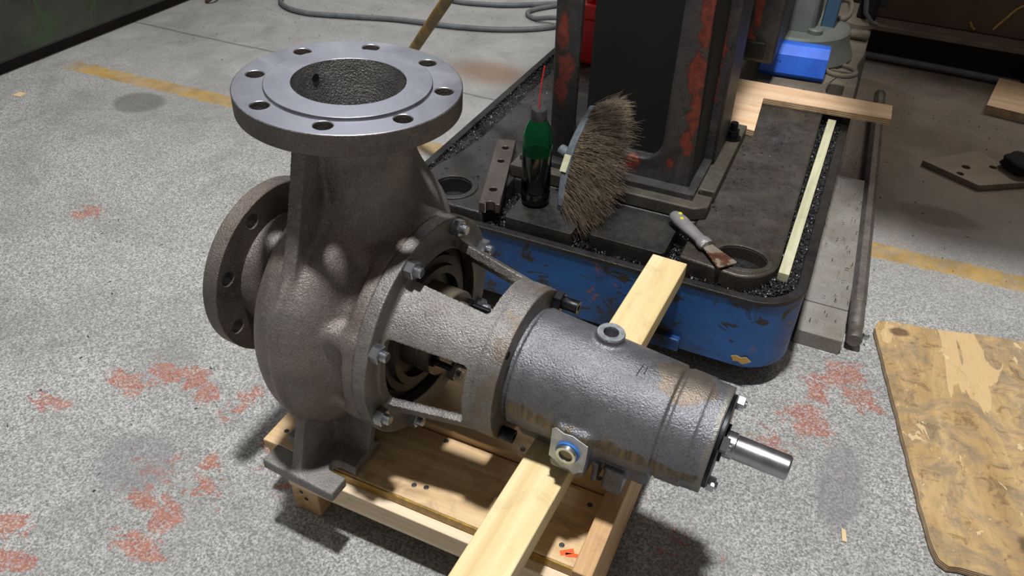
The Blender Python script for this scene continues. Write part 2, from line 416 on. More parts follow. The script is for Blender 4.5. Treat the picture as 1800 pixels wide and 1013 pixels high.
def mat_paint(name, paint, worn, under, wearlo=0.5, scale=9, rough=0.45, metal=0.1, under2=None, grime=0.3, grimec='16110e', stretch=(1, 1, 1)):
    t = NT(name); v = t.map(scale=stretch)
    n1 = t.noise(scale, 8, 0.7, v, 0.8); n2 = t.noise(scale * 0.6, 5, 0.6, t.map(loc=(5, 2, 1), scale=stretch), 0.5)
    c = t.ramp(t.noise(4, 4, .6, v), [(0.3, paint[0]), (0.7, paint[1])])
    c = t.mix(t.math('MULTIPLY', smooth01(t, n2, 0.45, 0.75), grime), c, lin(grimec))
    m = smooth01(t, n1, wearlo + 0.05, wearlo + 0.09); c = t.mix(m, c, lin(worn))
    m2 = smooth01(t, n1, wearlo + 0.14, wearlo + 0.17); c = t.mix(m2, c, lin(under))
    if under2:
        m3 = smooth01(t, t.noise(scale * 0.9, 7, .7, t.map(loc=(1, 7, 3)), 1.0), 0.62, 0.65); c = t.mix(m3, c, lin(under2))
    t.bump(t.math('SUBTRACT', t.math('MULTIPLY', t.noise(90, 3, .6), 0.5), m), 0.3, 0.0015)
    return t.out(c, rough, metal)

M = {}
M['floor'] = mat_floor()
M['volute'] = mat_cast('cast_iron_volute', '484444', '98938f', '705a4c', 0.53, (0.34, 0.52), 0.5, 0.5, 0.9)
M['foot'] = mat_cast('cast_iron_foot', '4a4745', '979491', None, 0.5, (0.42, 0.58), 0.25, 0.5, 1.3)
M['bore'] = mat_cast('rough_cast_bore', '6a6866', 'a8a6a4', None, 0.52, (0.35, 0.5), 0.5, 1.0, 1.5)
M['housing'] = mat_cast('cast_iron_housing', '3c3d41', '7f8086', None, 0.5, (0.30, 0.46), 0.6, 0.42, 1.0, housing_patches)
M['bracket'] = mat_cast('cast_iron_bracket', '434140', '93908d', '655649', 0.60, (0.33, 0.5), 0.55, 0.5, 1.2, ring_patches)
M['flange_cast'] = mat_cast('cast_iron_flange', '383533', '7c7672', '655549', 0.55, (0.40, 0.58), 0.45, 0.6, 1.5)
M['face'] = mat_machined('machined_flange_face', '8f9098', 0.36)
M['shaft'] = mat_machined('turned_shaft_steel', 'b0b0b6', 0.27, 'x')
M['seal'] = mat_simple('bronze_tinted_seal_steel', '6a6255', '968c7c', 0.32, 0.6, 8, 0.03)
M['zincdull'] = mat_simple('ground_boss_rim', '6e7276', 'b0b4b8', 0.45, 0.6, 90, 0.2)
M['zinc'] = mat_simple('zinc_plated_steel', '9aa0a8', 'c5cad0', 0.28, 0.95, 40, 0.05)
M['blackbolt'] = mat_simple('black_oxide_steel', '17181b', '2c2e33', 0.38, 0.75, 40, 0.08)
M['hole_shade'] = mat_simple('painted_hole_shade', '0a0a0a', '121212', 0.8, 0.2, 20, 0)  # black discs of this colour stand in for shade inside holes
M['bare'] = mat_simple('bare_ground_metal', '9ca2a8', 'd0d5da', 0.5, 0.3, 60, 0.3)
M['blueprint'] = mat_simple('blue_paint_ring', '1f5fae', '3f7fc4', 0.45, 0.1, 80, 0.1)
M['sightglass'] = mat_simple('sight_glass_pane', '5a5440', '7a7358', 0.1, 0.0, 20, 0)
M['ink'] = mat_simple('ink_mark', '111114', '16161a', 0.7, 0.0, 20, 0)
M['deck'] = mat_wood('pine_deck_board', 'b6956c', 'd2b58b', 'e4cfaa', 0, 26, 0.5, '4a3524')
M['stringer'] = mat_wood('pale_sawn_pine', 'c9b08c', 'dcc8a8', 'e8dac0', 0, 30, 0.22)
M['stringer_y'] = mat_wood('sawn_pine_rail', 'a98258', 'c8a478', 'dcc09a', 1, 30, 0.35, '5a3b22')
M['beam'] = mat_wood('yellow_pine_beam', 'c9b07c', 'd9c493', 'e6d8ae', 1, 22, 0.35, '7a5f38')
M['strip'] = mat_wood('grey_green_batten', 'a5a284', 'bdbb9c', 'cfcdb2', 1, 40, 0.25, '4a4a3c')
M['resin'] = mat_simple('wet_varnished_edge', '6f5212', 'b8902c', 0.3, 0.0, 60, 0.4)
M['handle'] = mat_wood('varnished_stick', '5e4a22', '86672f', 'a5843f', 2, 30, 0.4, '2f2513', 0.5)
M['tray'] = mat_paint('chipped_blue_paint', ('164078', '2262a8'), '2b2a2b', '4a3634', 0.50, 12, 0.42, 0.1, '86503f', 0.8, '1a2430', (1, 1, 1.6))
M['rim'] = mat_cast('oily_black_rim', '1c1b1b', '3a3837', None, 0.5, (0.3, 0.55), 0.5, 0.4, 2.0)
M['block'] = mat_cast('oily_black_casting', '1b1b1a', '444240', '342d26', 0.6, (0.30, 0.52), 0.4, 0.3, 2.2)
M['block_r'] = mat_cast('scuffed_dark_casting', '252322', '5c5854', '473d34', 0.55, (0.28, 0.5), 0.45, 0.3, 2.4)
def mat_column():
    t = NT('flaking_black_paint'); v = t.obj()
    n1 = t.noise(9, 7, .7, v, .8); n2 = t.noise(70, 5, .65, v); n3 = t.noise(28, 8, .75, v, 1.0)
    c = t.ramp(n1, [(0.28, '1b1a1a'), (0.5, '343233'), (0.72, '4a4848')])
    c = t.mix(t.math('MULTIPLY', smooth01(t, n3, .56, .60), .5), c, lin('151313'))
    c = t.mix(t.math('MULTIPLY', smooth01(t, n2, .66, .72), .6), c, lin('8a8680'))
    R = None
    for (x, z, rx, rz) in ((-.527, .545, .012, .055), (-.518, .455, .018, .045), (-.522, .415, .016, .040), (-.247, .60, .018, .07), (-.245, .50, .022, .06), (-.240, .43, .016, .07), (-.243, .345, .010, .022), (-.275, .302, .008, .012), (-.352, .285, .016, .022), (-.250, .36, .012, .02)):
        m = t.map(scale=(1 / rx, 0, 1 / rz), loc=(-x / rx, 0, -z / rz), vec=v); l = t.n('ShaderNodeVectorMath', operation='LENGTH'); t.t.links.new(m, l.inputs[0])
        b = t.math('MAXIMUM', t.math('SUBTRACT', 1.0, l.outputs['Value']), -1.0); R = b if R is None else t.math('MAXIMUM', R, b)
    pk = t.math('ADD', t.math('MULTIPLY', R, .35), t.noise(16, 8, .7, v, 1.2))
    c = t.mix(smooth01(t, pk, .52, .55), c, lin('4a2a24')); c = t.mix(smooth01(t, pk, .58, .61), c, t.ramp(n2, [(.35, '582820'), (.65, '7e3a2d')]))
    t.bump(t.math('SUBTRACT', t.math('MULTIPLY', n2, .6), smooth01(t, pk, .52, .55)), .45, .002)
    return t.out(c, .48, .08)
M['column'] = mat_column()
M['inner'] = mat_simple('near_black_interior', '060606', '0d0c0c', 0.7, 0.0, 10, 0.1)  # the dark of the interior is set by this near-black colour
M['colplate'] = mat_cast('dusty_foot_plate', '302e28', '57534a', '423628', 0.55, (0.5, 0.7), 0.2, 0.3, 1.8)
M['dusty'] = mat_cast('dusty_grey_casting', '4c463d', '847d70', '6b5d49', 0.5, (0.6, 0.8), 0.1, 0.35, 1.6)
M['dustyblue'] = mat_paint('dusty_blue_grey_paint', ('4c5350', '727770'), '3d5266', '2c4a6a', 0.56, 6, 0.6, 0.05, None, 0.3, '3a372f')
M['bluepost'] = mat_paint('worn_blue_post', ('2f4c66', '4c6c86'), '5a5a56', '3a3632', 0.57, 8, 0.5, 0.1)
M['guard'] = mat_simple('bright_blue_sheet', '2458cc', '3a78ec', 0.4, 0.0, 10, 0.03)
M['ply'] = mat_wood('light_plywood_face', 'c79f78', 'd9b996', 'e6cdae', 0, 14, 0.25, '6a4a30')
def mat_ply_edge():
    t = NT('plywood_edge'); X, Y, Z = t.sep(t.obj()); w = t.math('SINE', t.math('MULTIPLY', Z, 1300.0))
    c = t.ramp(t.math('ADD', t.math('MULTIPLY', w, 0.35), t.noise(40, 3)), [(0.3, '86684a'), (0.55, 'c0a27c'), (0.8, 'dcc6a2')]); return t.out(c, 0.8, 0)
M['plyedge'] = mat_ply_edge()
def mat_oldply():
    t = NT('weathered_plywood'); v = t.obj()
    g = t.noise(1, 6, .65, t.map(scale=(9, 2.2, 9)), 1.4); f = t.noise(1, 4, .65, t.map(scale=(120, 18, 60)))
    c = t.ramp(g, [(0.25, '8c7048'), (0.45, 'ad8f61'), (0.62, 'bfa274'), (0.8, 'ccb68c')])
    d = t.ramp(t.noise(10, 8, .75, v, 1.2), [(0.46, 0.0), (0.60, 1.0)]); c = t.mix(t.math('MULTIPLY', d, .7), c, lin('7b7160'))
    d2 = t.ramp(t.noise(26, 8, .75, t.map(loc=(2, 1, 0)), .8), [(0.54, 0.0), (0.62, 1.0)]); c = t.mix(t.math('MULTIPLY', d2, .55), c, lin('5b4327'))
    # delaminated pale veneer
    pl = smooth01(t, t.noise(1, 5, .6, t.map(scale=(7, 2.0, 1), loc=(4.2, .3, 0)), 1.0), 0.60, 0.615); c = t.mix(t.math('MULTIPLY', pl, .85), c, t.mix(f, lin('b8935f'), lin('dcc598')))
    c = t.mix(t.math('MULTIPLY', t.ramp(f, [(.5, 0.), (.75, 1.)]), .3), c, lin('7f6136'))
    pl2 = smooth01(t, t.noise(1, 7, .7, t.map(scale=(16, 7, 1), loc=(1.2, 5.3, 0)), 1.5), 0.60, 0.615); c = t.mix(t.math('MULTIPLY', pl2, .8), c, t.mix(f, lin('c4a473'), lin('e0cda6')))
    for (x, y, rx, ry) in ((.30, -.50, .10, .07), (.05, -.03, .03, .02), (.16, -.55, .03, .04)):
        m = smooth01(t, t.math('ADD', blob(t, v, x, y, rx, ry), t.math('MULTIPLY', t.noise(30, 4, .7), .7)), .5, .9); c = t.mix(t.math('MULTIPLY', m, .75), c, lin('3c2714'))
    t.bump(t.math('ADD', t.math('MULTIPLY', f, .5), t.math('MULTIPLY', t.math('ADD', pl, pl2), -1.2)), .6, .002)
    return t.out(c, .78, 0)
M['oldply'] = mat_oldply()
M['steelbar'] = mat_cast('grey_steel_bar', '4a4745', '85807b', '6b5d50', 0.6, (0.35, 0.55), 0.5, 0.25, 2)
M['dustplate'] = mat_cast('dusty_grey_plate', '6f6c67', '979590', '7a6f62', 0.54, (0.6, 0.8), 0.1, 0.35, 1.6)
M['steelplate'] = mat_cast('dull_steel_plate', '665c50', '928678', '7b6a58', 0.5, (0.45, 0.65), 0.3, 0.25, 1.6)
M['flatbar'] = mat_cast('oiled_flat_bar', '3c3634', '665d58', '53443b', 0.55, (0.3, 0.45), 0.6, 0.15, 1.6)
M['knifeh'] = mat_paint('paint_spattered_handle', ('5f5d5f', '8a8889'), 'a9a7a6', '4a4648', 0.55, 30, 0.6, 0.0)
M['knifeb'] = mat_paint('rusty_blade', ('7d7164', 'a39a8c'), '5a3b2a', '4a2b20', 0.46, 18, 0.5, 0.4)
M['yellowspot'] = mat_simple('yellow_paint_spot', 'b8b02c', 'd0c83a', 0.6, 0, 30, 0)
def mat_pet():
    t = NT('green_bottle_plastic'); t.bsdf.inputs['Base Color'].default_value = lin('4cbf86'); t.bsdf.inputs['Roughness'].default_value = 0.06
    t.bsdf.inputs['Transmission Weight'].default_value = 0.97; t.bsdf.inputs['IOR'].default_value = 1.12; return t.mat
M['pet'] = mat_pet()
M['oil'] = mat_simple('black_oil_behind_plastic', '070c0a', '0c1410', 0.14, 0, 10, 0)
M['cap'] = mat_simple('dusty_black_cap', '121213', '36353a', 0.5, 0, 60, 0.2)
M['straw'] = mat_simple('red_straw', 'c02418', 'd03020', 0.4, 0, 10, 0)
M['redcan'] = mat_simple('red_plastic_can', 'b81010', 'd01818', 0.35, 0, 10, 0.02)
M['bristle'] = mat_simple('brown_bristle', '43392f', '83735f', 0.75, 0, 60, 0)
M['broom'] = mat_simple('dusty_blue_grey_plastic', '3c454d', '69727a', 0.6, 0, 30, 0.2)
M['labelw'] = mat_simple('yellowed_sticker', 'b5b394', 'cfccb0', 0.7, 0, 60, 0)
M['hose'] = mat_simple('grey_rubber_hose', '4a4d50', '6a6d70', 0.55, 0, 20, 0.1)
M['swarf'] = mat_simple('steel_swarf', '1e1e1f', '55565a', 0.42, 0.7, 90, 0)
M['grit'] = mat_simple('black_grit', '12110f', '2e2b28', 0.7, 0.2, 60, 0)
M['greenm'] = mat_paint('grimy_green_paint', ('22251f', '3f463a'), '33472c', '5d5644', 0.53, 4.5, 0.55, 0.05, '54402f', 0.55, '191614')
M['brownm'] = mat_paint('rusty_brown_panel', ('4a3a2c', '63503c'), '6f5d46', '7b6a4e', 0.55, 3.0, 0.6, 0.1, None, 0.5, '33261c')
M['plinth'] = mat_simple('dark_plinth', '181412', '2a221d', 0.8, 0, 8, 0.2)
M['beamtop'] = mat_cast('dusty_steel_channel', '5a4d42', '85776a', '6d5a48', 0.5, (0.6, 0.8), 0.1, 0.3, 2)
M['yellowmark'] = mat_simple('yellow_paint_scrape', 'a8853f', 'c2a058', 0.7, 0, 30, 0)
M['rag'] = mat_simple('black_rag', '0d0c0c', '1c1b1b', 0.9, 0, 30, 0.4)
M['rust'] = mat_simple('rusty_steel', '4a3323', '6b4c36', 0.7, 0.3, 30, 0.3)
M['nail'] = mat_simple('nail_head', '3b3c40', '5a5c62', 0.45, 0.7, 60, 0.1)
M['orange'] = mat_simple('orange_crayon', 'd9531e', 'e86a2c', 0.7, 0, 50, 0.2)
M['woodchip'] = mat_simple('pale_wood_chip', 'd0b48a', 'e0cba8', 0.8, 0, 30, 0.1)

# ================================================================== SETTING
fl = B().box(-9, 9, -5, 13, FZ - 0.05, FZ).obj('floor', M['floor'], None, None); tag(fl, 'grey worn concrete workshop floor with red paint remnants and yellow line', 'floor', kind='structure')

# ================================================================== PUMP
PUMP = empty('centrifugal_pump', (-0.5721, 0.7456, 0.3295), 'dark cast iron centrifugal pump with round top flange and bare shaft on the pallet', 'pump')
Rp = Matrix(((0.9983, 0.0457, 0.0368), (-0.0463, 0.9988, 0.0166), (-0.036, -0.0183, 0.9992)))
PUMP.rotation_mode = 'QUATERNION'; PUMP.rotation_quaternion = Rp.to_quaternion()

def polar(r, deg):            # about the shaft: 0 up, 90 towards the viewer
    a = math.radians(deg); return (-r * math.sin(a), r * math.cos(a))
STUD_R, STUD0 = 0.155, -23.0
STUDS = [STUD0 + 45 * k for k in range(8)]
def f_volute(x, y, z):
    r = np.hypot(y, z); ph = np.degrees(np.arctan2(-y, z)) % 360
    Ro = np.interp(ph, [0, 40, 60, 95, 120, 180, 230, 270, 300, 330, 360], [.205, .207, .207, .2005, .2, .2, .205, .212, .215, .212, .205])
    rt = np.interp(ph, [0, 60, 120, 180, 270, 330, 360], [.062, .058, .056, .058, .068, .068, .062])
    d = np.hypot(r - (Ro - rt), x + 0.008) - rt
    d = smin(d, scyl(r, x, 0.150, -0.055, 0.085, 0.02), 0.03)
    d = smin(d, scyl(r, x, 0.166, 0.080, 0.0995, 0.004), 0.022)
    # parting ridge round the scroll
    d = smin(d, np.hypot(r - Ro + 0.001, x) - 0.005, 0.008)
    # suction nozzle
    rs = np.interp(x, [-.17, -.13, -.05], [.094, .087, .12])
    d = smin(d, np.maximum(r - rs, np.maximum(-0.165 - x, x - 0.0)), 0.03)
    # discharge neck
    rn = np.interp(z, [.10, .18, .27, .33], [.079, .0765, .078, .083]); rho = np.hypot(x, y)
    neck = np.maximum(rho - rn, np.maximum(z - 0.326, 0.02 - z)); d = smin(d, neck, 0.035)
    # webs between neck and scroll: near rib and broad far web
    e1 = np.interp(z, [.0, .131, .193, .257, .305, .33], [-.19, -.157, -.137, -.119, -.107, -.100])
    d = smin(d, np.maximum(np.abs(x) - 0.0100, np.maximum(np.maximum(e1 - y, y + 0.02), np.maximum(z - .326, 0.0 - z))), 0.006)
    e2 = np.interp(z, [-.02, .046, .123, .209, .33], [.225, .208, .166, .122, .084])
    d = smin(d, np.maximum(np.abs(x) - 0.020, np.maximum(np.maximum(y - e2, 0.02 - y), np.maximum(z - .326, 0.0 - z))), 0.035)
    # bosses behind the studs
    for a in STUDS:
        yy, zz = polar(STUD_R - 0.004, a); d = smin(d, scyl(np.hypot(y - yy, z - zz), x, 0.016, 0.045, 0.099, 0.008), 0.014)
    # hollow discharge and suction
    d = np.maximum(d, -np.maximum(rho - 0.0712, 0.02 - z)); d = np.maximum(d, -np.maximum(r - 0.074, x + 0.02))
    return d
o = link('volute_casing', sdf_mesh('volute_casing', f_volute, (-.175, -.225, -.215), (.105, .24, .335), 0.0033), M['volute'], PUMP, 180)

def f_foot(x, y, z):
    ya = np.abs(y); xs = x - 0.007
    pl = sbox(xs, ya, z, (0, 0.142, -0.210), (0.0655, 0.062, 0.010), 0.003)
    for s in (-1, 1):
        n_ = np.maximum(np.hypot(np.maximum(s * xs < 0.040, 0) * 0 + np.minimum(s * xs - 0.040, 0), ya - 0.158) - 0.0115, 0.0 * x - 1)
        pl = np.maximum(pl, -np.where(s * xs > 0, n_, 1.0))
    e = np.interp(z, [-.21, -.10, -.05], [.199, .168, .15])
    wb = np.maximum(np.abs(x) - 0.0088, np.maximum(np.maximum(ya - e, 0.03 - ya), np.maximum(z + 0.06, -0.212 - z)))
    hw = np.interp(z, [-.21, -.12], [.060, .076])
    tw = np.maximum(np.abs(ya - 0.100) - 0.0075, np.maximum(np.abs(xs) - hw, np.maximum(z + 0.10, -0.212 - z)))
    return smin(smin(pl, wb, 0.010), tw, 0.012)
link('support_foot', sdf_mesh('support_foot', f_foot, (-.075, -.212, -.225), (.09, .212, -.05), 0.0022), M['foot'], PUMP, 180)

# discharge flange: machined top face, cast rim
hz = [circle(0.12 * math.cos(PI / 8 + k * PI / 4), 0.12 * math.sin(PI / 8 + k * PI / 4), 0.0113, 20) for k in range(8)]
me = plate_mesh('discharge_flange', circle(0, 0, 0.1425, 128), hz + [circle(0, 0, 0.0707, 72)], 0.322, 0.3500, top_mat=1)
me.materials.append(M['flange_cast']); me.materials.append(M['face'])
fo = link('discharge_flange', me, None, PUMP, 40); bevel(fo, 0.0012, 2, 60)
me = plate_mesh('raised_face', circle(0, 0, 0.1045, 128), [circle(0, 0, 0.0709, 72)], 0.3495, 0.3532)
ro = link('raised_face', me, M['face'], fo, 40); bevel(ro, 0.0008, 2, 60)
a = math.radians(166); c_ = Vector((0.0698 * math.cos(a), 0.0698 * math.sin(a), 0.334))
B().cyl(c_, c_ * 1.0 + Vector((math.cos(a), math.sin(a), 0)) * 0.006 - Vector((math.cos(a), math.sin(a), 0)) * 0.0066, 0.0052, n=20).obj('gauge_tapping_disc', M['hole_shade'], fo)  # no drilled hole, a black disc stands in for its shade
me = B().lathe([(.0700, .3527), (.0702, .33), (.0690, .28), (.0665, .20), (.064, .12)], axis='z', n=96, close=False).mesh('discharge_bore'); 
bm_ = bmesh.new(); bm_.from_mesh(me); bmesh.ops.delete(bm_, geom=[f for f in bm_.faces if len(f.verts) > 8], context='FACES_ONLY'); bmesh.ops.reverse_faces(bm_, faces=bm_.faces); bm_.to_mesh(me); bm_.free(); me.materials.append(M['bore']); link('discharge_bore', me, None, PUMP, 60)
# suction flange
MX = Matrix(((0, 0, 1, 0), (1, 0, 0, 0), (0, 1, 0, 0), (0, 0, 0, 1)))    # plate z -> pump x, plate (x,y) -> pump (y,z)
me = plate_mesh('suction_flange', circle(0, 0, 0.1425, 128), hz + [circle(0, 0, 0.074, 64)], -0.186, -0.160, MX)
bevel(link('suction_flange', me, M['flange_cast'], PUMP, 40), 0.0015, 2, 60)

# bearing bracket (lantern)
def f_bracket(x, y, z):
    r = np.hypot(y, z); ph = np.degrees(np.arctan2(-y, z))
    rc = np.interp(x, [.11, .25], [.1375, .1125])
    sh = np.maximum(np.abs(r - (rc - .0065)) - .0065, np.maximum(.105 - x, x - .27))
    da = (ph - (-3.0) + 45) % 90 - 45
    hw = 26.5; arc = r * np.radians(da)
    qx = np.abs(x - .179) - .0575 + .007; qy = np.abs(arc) - r * math.radians(hw) + .007
    wd = np.hypot(np.maximum(qx, 0), np.maximum(qy, 0)) + np.minimum(np.maximum(qx, qy), 0) - .007
    d = np.maximum(sh, -wd)
    fl_ = np.maximum(scyl(r, x, .1685, .0995, .120, .002), .127 - r)
    d = smin(d, fl_, .008)
    rg = np.maximum(scyl(r, x, .1130, .250, .280, .0015), .080 - r)
    w2 = np.maximum(scyl(r, x, .1105, .236, .256, .002), .080 - r)
    return smin(smin(d, w2, .004), rg, .004)
link('bearing_bracket', sdf_mesh('bearing_bracket', f_bracket, (.092, -.176, -.176), (.287, .176, .176), 0.0018), M['bracket'], PUMP, 60)

# bearing housing
def f_housing(x, y, z):
    r = np.hypot(y, z)
    rr = np.interp(x, [.268, .286, .288, .30, .488, .490, .4945, .497, .529, .5305, .533, .556], [.084, .084, .0875, .0862, .0782, .0748, .0745, .0768, .0758, .0742, .0738, .0726])
    d = np.maximum(r - rr, np.maximum(.268 - x, x - .5555)) * 0.9
    sump = sbox(x, y, z, (.392, 0, -.045), (.098, .050, .0450), .010); d = smin(d, sump, .012)
    lug = smin(sbox(x, y, z, (.444, -.005, -.092), (.014, .055, .024), .004), sbox(x, y, z, (.418, -.005, -.088), (.0045, .055, .020), .003), .004); d = smin(d, lug, .006)
    # sight glass boss and filler boss
    d = smin(d, sbox(x, y, z, (.387, -.072, -.032), (.0265, .022, .040), .010), .010)
    d = smin(d, scyl(np.hypot(x - .384, y - .022), z, .0195, .06, .0915, .002), .006)
    d = np.maximum(d, -np.maximum(np.hypot(x - .384, y - .022) - .0105, .070 - z))
    return d
link('bearing_housing', sdf_mesh('bearing_housing', f_housing, (.262, -.105, -.12), (.562, .098, .10), 0.0023), M['housing'], PUMP, 180)
# filler boss machined rim
B().lathe([(.0106, .0908), (.0185, .0908), (.0185, .0920), (.0106, .0920)], (.384, .022, 0), 'z', 32, True).obj('filler_rim', M['zincdull'], PUMP)
# bare patch + sight glass on the near side
sg = B().prism([(.361, .003), (.366, .008), (.378, .003), (.390, .005), (.400, .001), (.412, -.003), (.4125, -.03), (.411, -.054), (.405, -.058), (.399, -.066), (.391, -.059), (.380, -.060), (.370, -.052), (.361, -.048), (.3615, -.025)],
          .0938, .0950, Matrix(((1, 0, 0, 0), (0, 0, -1, 0), (0, 1, 0, 0), (0, 0, 0, 1)))).obj('sight_glass_pad', M['bare'], PUMP)
B().lathe([(.009, .0945), (.0165, .0945), (.0165, .0985), (.009, .0985)], (0, 0, 0), 'z', 32, True, 0, Matrix.Translation((.387, 0, -.026)) @ Matrix(((1, 0, 0, 0), (0, 0, -1, 0), (0, 1, 0, 0), (0, 0, 0, 1)))).obj('blue_ring', M['blueprint'], sg)
B().lathe([(.0088, .098), (.0148, .098), (.0138, .1035), (.0098, .1035)], (0, 0, 0), 'z', 32, True, 0, Matrix.Translation((.387, 0, -.026)) @ Matrix(((1, 0, 0, 0), (0, 0, -1, 0), (0, 1, 0, 0), (0, 0, 0, 1)))).obj('glass_bezel', M['zinc'], sg)
B().cyl((.387, -.0955, -.026), (.387, -.1005, -.026), .0098, n=28).obj('sight_glass', M['sightglass'], sg)
# ink strokes on the housing crown
def on_h(x, deg, lift=.0004):
    r = np.interp(x, [.30, .488], [.0862, .0782]) + lift; yy, zz = polar(r, deg); return Vector((x, yy, zz))
for (xa, aa, xb, ab) in ((.440, 2, .438, 17), (.446, 3, .446, 12)):
    B().tube([on_h(xa + (xb - xa) * k / 6, aa + (ab - aa) * k / 6) for k in range(7)], .0006, 5).obj('ink_mark', M['ink'], PUMP)

# end cover, shaft, seal
B().lathe([(.0, .5545), (.064, .5545), (.064, .5605), (.060, .562), (.026, .562), (.026, .566), (.0, .566)], axis='x', n=64).obj('end_cover', M['blackbolt'], PUMP)
B().lathe([(0, .55), (.0182, .55), (.0182, .5775), (.0165, .579), (.0165, .6455), (.0150, .648), (0, .648)], axis='x', n=48).obj('shaft', M['shaft'], PUMP, 30)
B().lathe([(0, .10), (.021, .10), (.021, .27), (0, .27)], axis='x', n=40).obj('shaft_sleeve', M['seal'], PUMP, 30)
B().lathe([(0, .09), (.066, .09), (.066, .135), (.0655, .1355), (.066, .136), (.066, .152), (.064, .1535), (.05, .1535), (.05, .160), (.048, .162), (.021, .162), (0, .162)], axis='x', n=64).obj('seal_cartridge', M['seal'], PUMP, 30)
B().lathe([(.066, .094), (.1265, .094), (.1265, .102), (.110, .102), (.108, .111), (.096, .111), (.094, .118), (.082, .118), (.080, .104), (.066, .104)], axis='x', n=72, close=True).obj('casing_cover', M['block_r'], PUMP, 30)

# fasteners ------------------------------------------------------
def hex_mesh(name, r, h, bore=None):
    b = B(); n = 6
    b.lathe([(0, 0), (r * .97, 0), (r, .0008), (r, h - .0012), (r * .86, h), (0, h)], axis='x', n=6) if False else None
    pts = []
    prof = [(r * .95, 0.0), (r, r * .05), (r, h - r * .08), (r * .90, h)]
    b.lathe(prof, axis='x', n=6)
    return b.mesh(name)
def place(o, x, y, z, rx): o.location = (x, y, z); o.rotation_euler = (rx, 0, 0); return o
nut_me = hex_mesh('nut', .0132, .0130); nut_me.materials.append(M['zinc'])
stud_b = B().lathe([(0, .0), (.0072, .0), (.0072, .0205), (.0060, .0222), (0, .0222)], axis='x', n=20)
for k in range(6): stud_b.lathe([(.0066, .0138 + k * .0013), (.0076, .0142 + k * .0013), (.0066, .0148 + k * .0013)], axis='x', n=16, close=True)
stud_me = stud_b.mesh('stud'); stud_me.materials.append(M['zinc']); stud_me.shade_smooth(); stud_me.set_sharp_from_angle(angle=.6)
for k, a in enumerate(STUDS):
    yy, zz = polar(STUD_R, a)
    n_ = place(link('nut', nut_me, None, PUMP), .1200, yy, zz, math.radians(a * 1.0 + 17 * k)); s_ = link('stud', stud_me, None, n_)
# gland studs in the lantern
gn = hex_mesh('gland_nut', .0085, .0075); gn.materials.append(M['blackbolt'])
gs = B().lathe([(0, -.004), (.0047, -.004), (.0047, .034), (.004, .0355), (0, .0355)], axis='x', n=14).mesh('gland_stud'); gs.materials.append(M['blackbolt'])
for a in (5, 65, 100, 185, 245, 290):
    yy, zz = polar(.0555, a); n_ = place(link('gland_nut', gn, None, PUMP), .1535, yy, zz, a); link('gland_stud', gs, None, n_)
# ring: cap screws and lock nut
cap_me = B().lathe([(.0045, .018), (.0045, .024), (.0095, .0245), (.0098, .024), (.0098, .0008), (.0094, 0), (0, 0), (0, .018)], axis='x', n=28).mesh('cap_screw'); cap_me.materials.append(M['blackbolt']); cap_me.shade_smooth(); cap_me.set_sharp_from_angle(angle=.6)
ln_me = hex_mesh('lock_nut', .0155, .0125); ln_me.materials.append(M['blackbolt'])
yy, zz = polar(.1005, -50); n_ = place(link('lock_nut', ln_me, None, PUMP), .280, yy, zz, .2); c2 = link('cap_screw', cap_me, None, n_); c2.location = (.0125, 0, 0)
for a in (133, 223):
    yy, zz = polar(.1015, a); place(link('cap_screw', cap_me, None, PUMP), .276, yy, zz, 0)
yy, zz = polar(.1045, 44); B().cyl((.2785, yy, zz), (.2808, yy, zz), .0058, n=18).obj('jacking_hole_disc', M['hole_shade'], PUMP)  # black disc on the ring face paints the shade of a hole
# end cover bolts
eb = hex_mesh('cover_bolt', .0105, .0095); eb.materials.append(M['zinc'])
for a in (-48, 47, 132, 222):
    yy, zz = polar(.0555, a); n_ = place(link('cover_bolt', eb, None, PUMP), .562, yy, zz, math.radians(a + 10))
    t_ = B().lathe([(0, .0095), (.0052, .0095), (.0048, .0125), (0, .0125)], axis='x', n=16).obj('bolt_tip', M['zinc'], n_)

# ================================================================== PALLET
DK = 0.106
PAL = empty('wooden_pallet', (-0.42, 0.78, 0), 'small pale pine pallet of nailed boards under the pump', 'pallet')
def pal(name, x0, x1, y0, y1, z0, z1, mat, rz=0.0, bev=.0015):
    c = Vector(((x0 + x1) / 2, (y0 + y1) / 2, (z0 + z1) / 2)); h = Vector(((x1 - x0) / 2, (y1 - y0) / 2, (z1 - z0) / 2))
    o = B().box(-h.x, h.x, -h.y, h.y, -h.z, h.z).obj(name, mat, PAL, 30); o.location = c - PAL.location; o.rotation_euler = (0, 0, rz); return bevel(o, bev)
pal('deck_board', -.693, -.150, .592, .725, DK - .020, DK, M['deck'])
pal('deck_board', -.690, -.150, .729, .818, DK - .010, DK + .012, M['deck'])
pal('deck_board', -.690, -.150, .824, .975, DK - .020, DK, M['deck'])
pal('front_stringer', -.640, -.150, .574, .612, DK - .066, DK - .020, M['stringer'])
pal('rear_stringer', -.640, -.150, .93, .97, DK - .066, DK - .020, M['stringer'])
for x in (-.645, -.42, -.20): pal('skid', x, x + .052, .582 if x != -.42 else .72, .97, FZ, DK - .066, M['stringer_y'])
pal('side_rail', -.148, -.120, .560, .985, .0, DK + .044, M['stringer_y'])
pal('cross_board', -.690, -.642, .596, .975, DK - .038, DK - .020, M['stringer_y'])
pal('resin_edge', -.600, -.152, .5895, .5922, DK - .0185, DK - .002, M['resin'], 0, .0005)
nail_me = B().lathe([(0, -.002), (.0042, -.002), (.0042, .0003), (.003, .0009), (0, .0009)], axis='z', n=14).mesh('nail'); nail_me.materials.append(M['nail'])
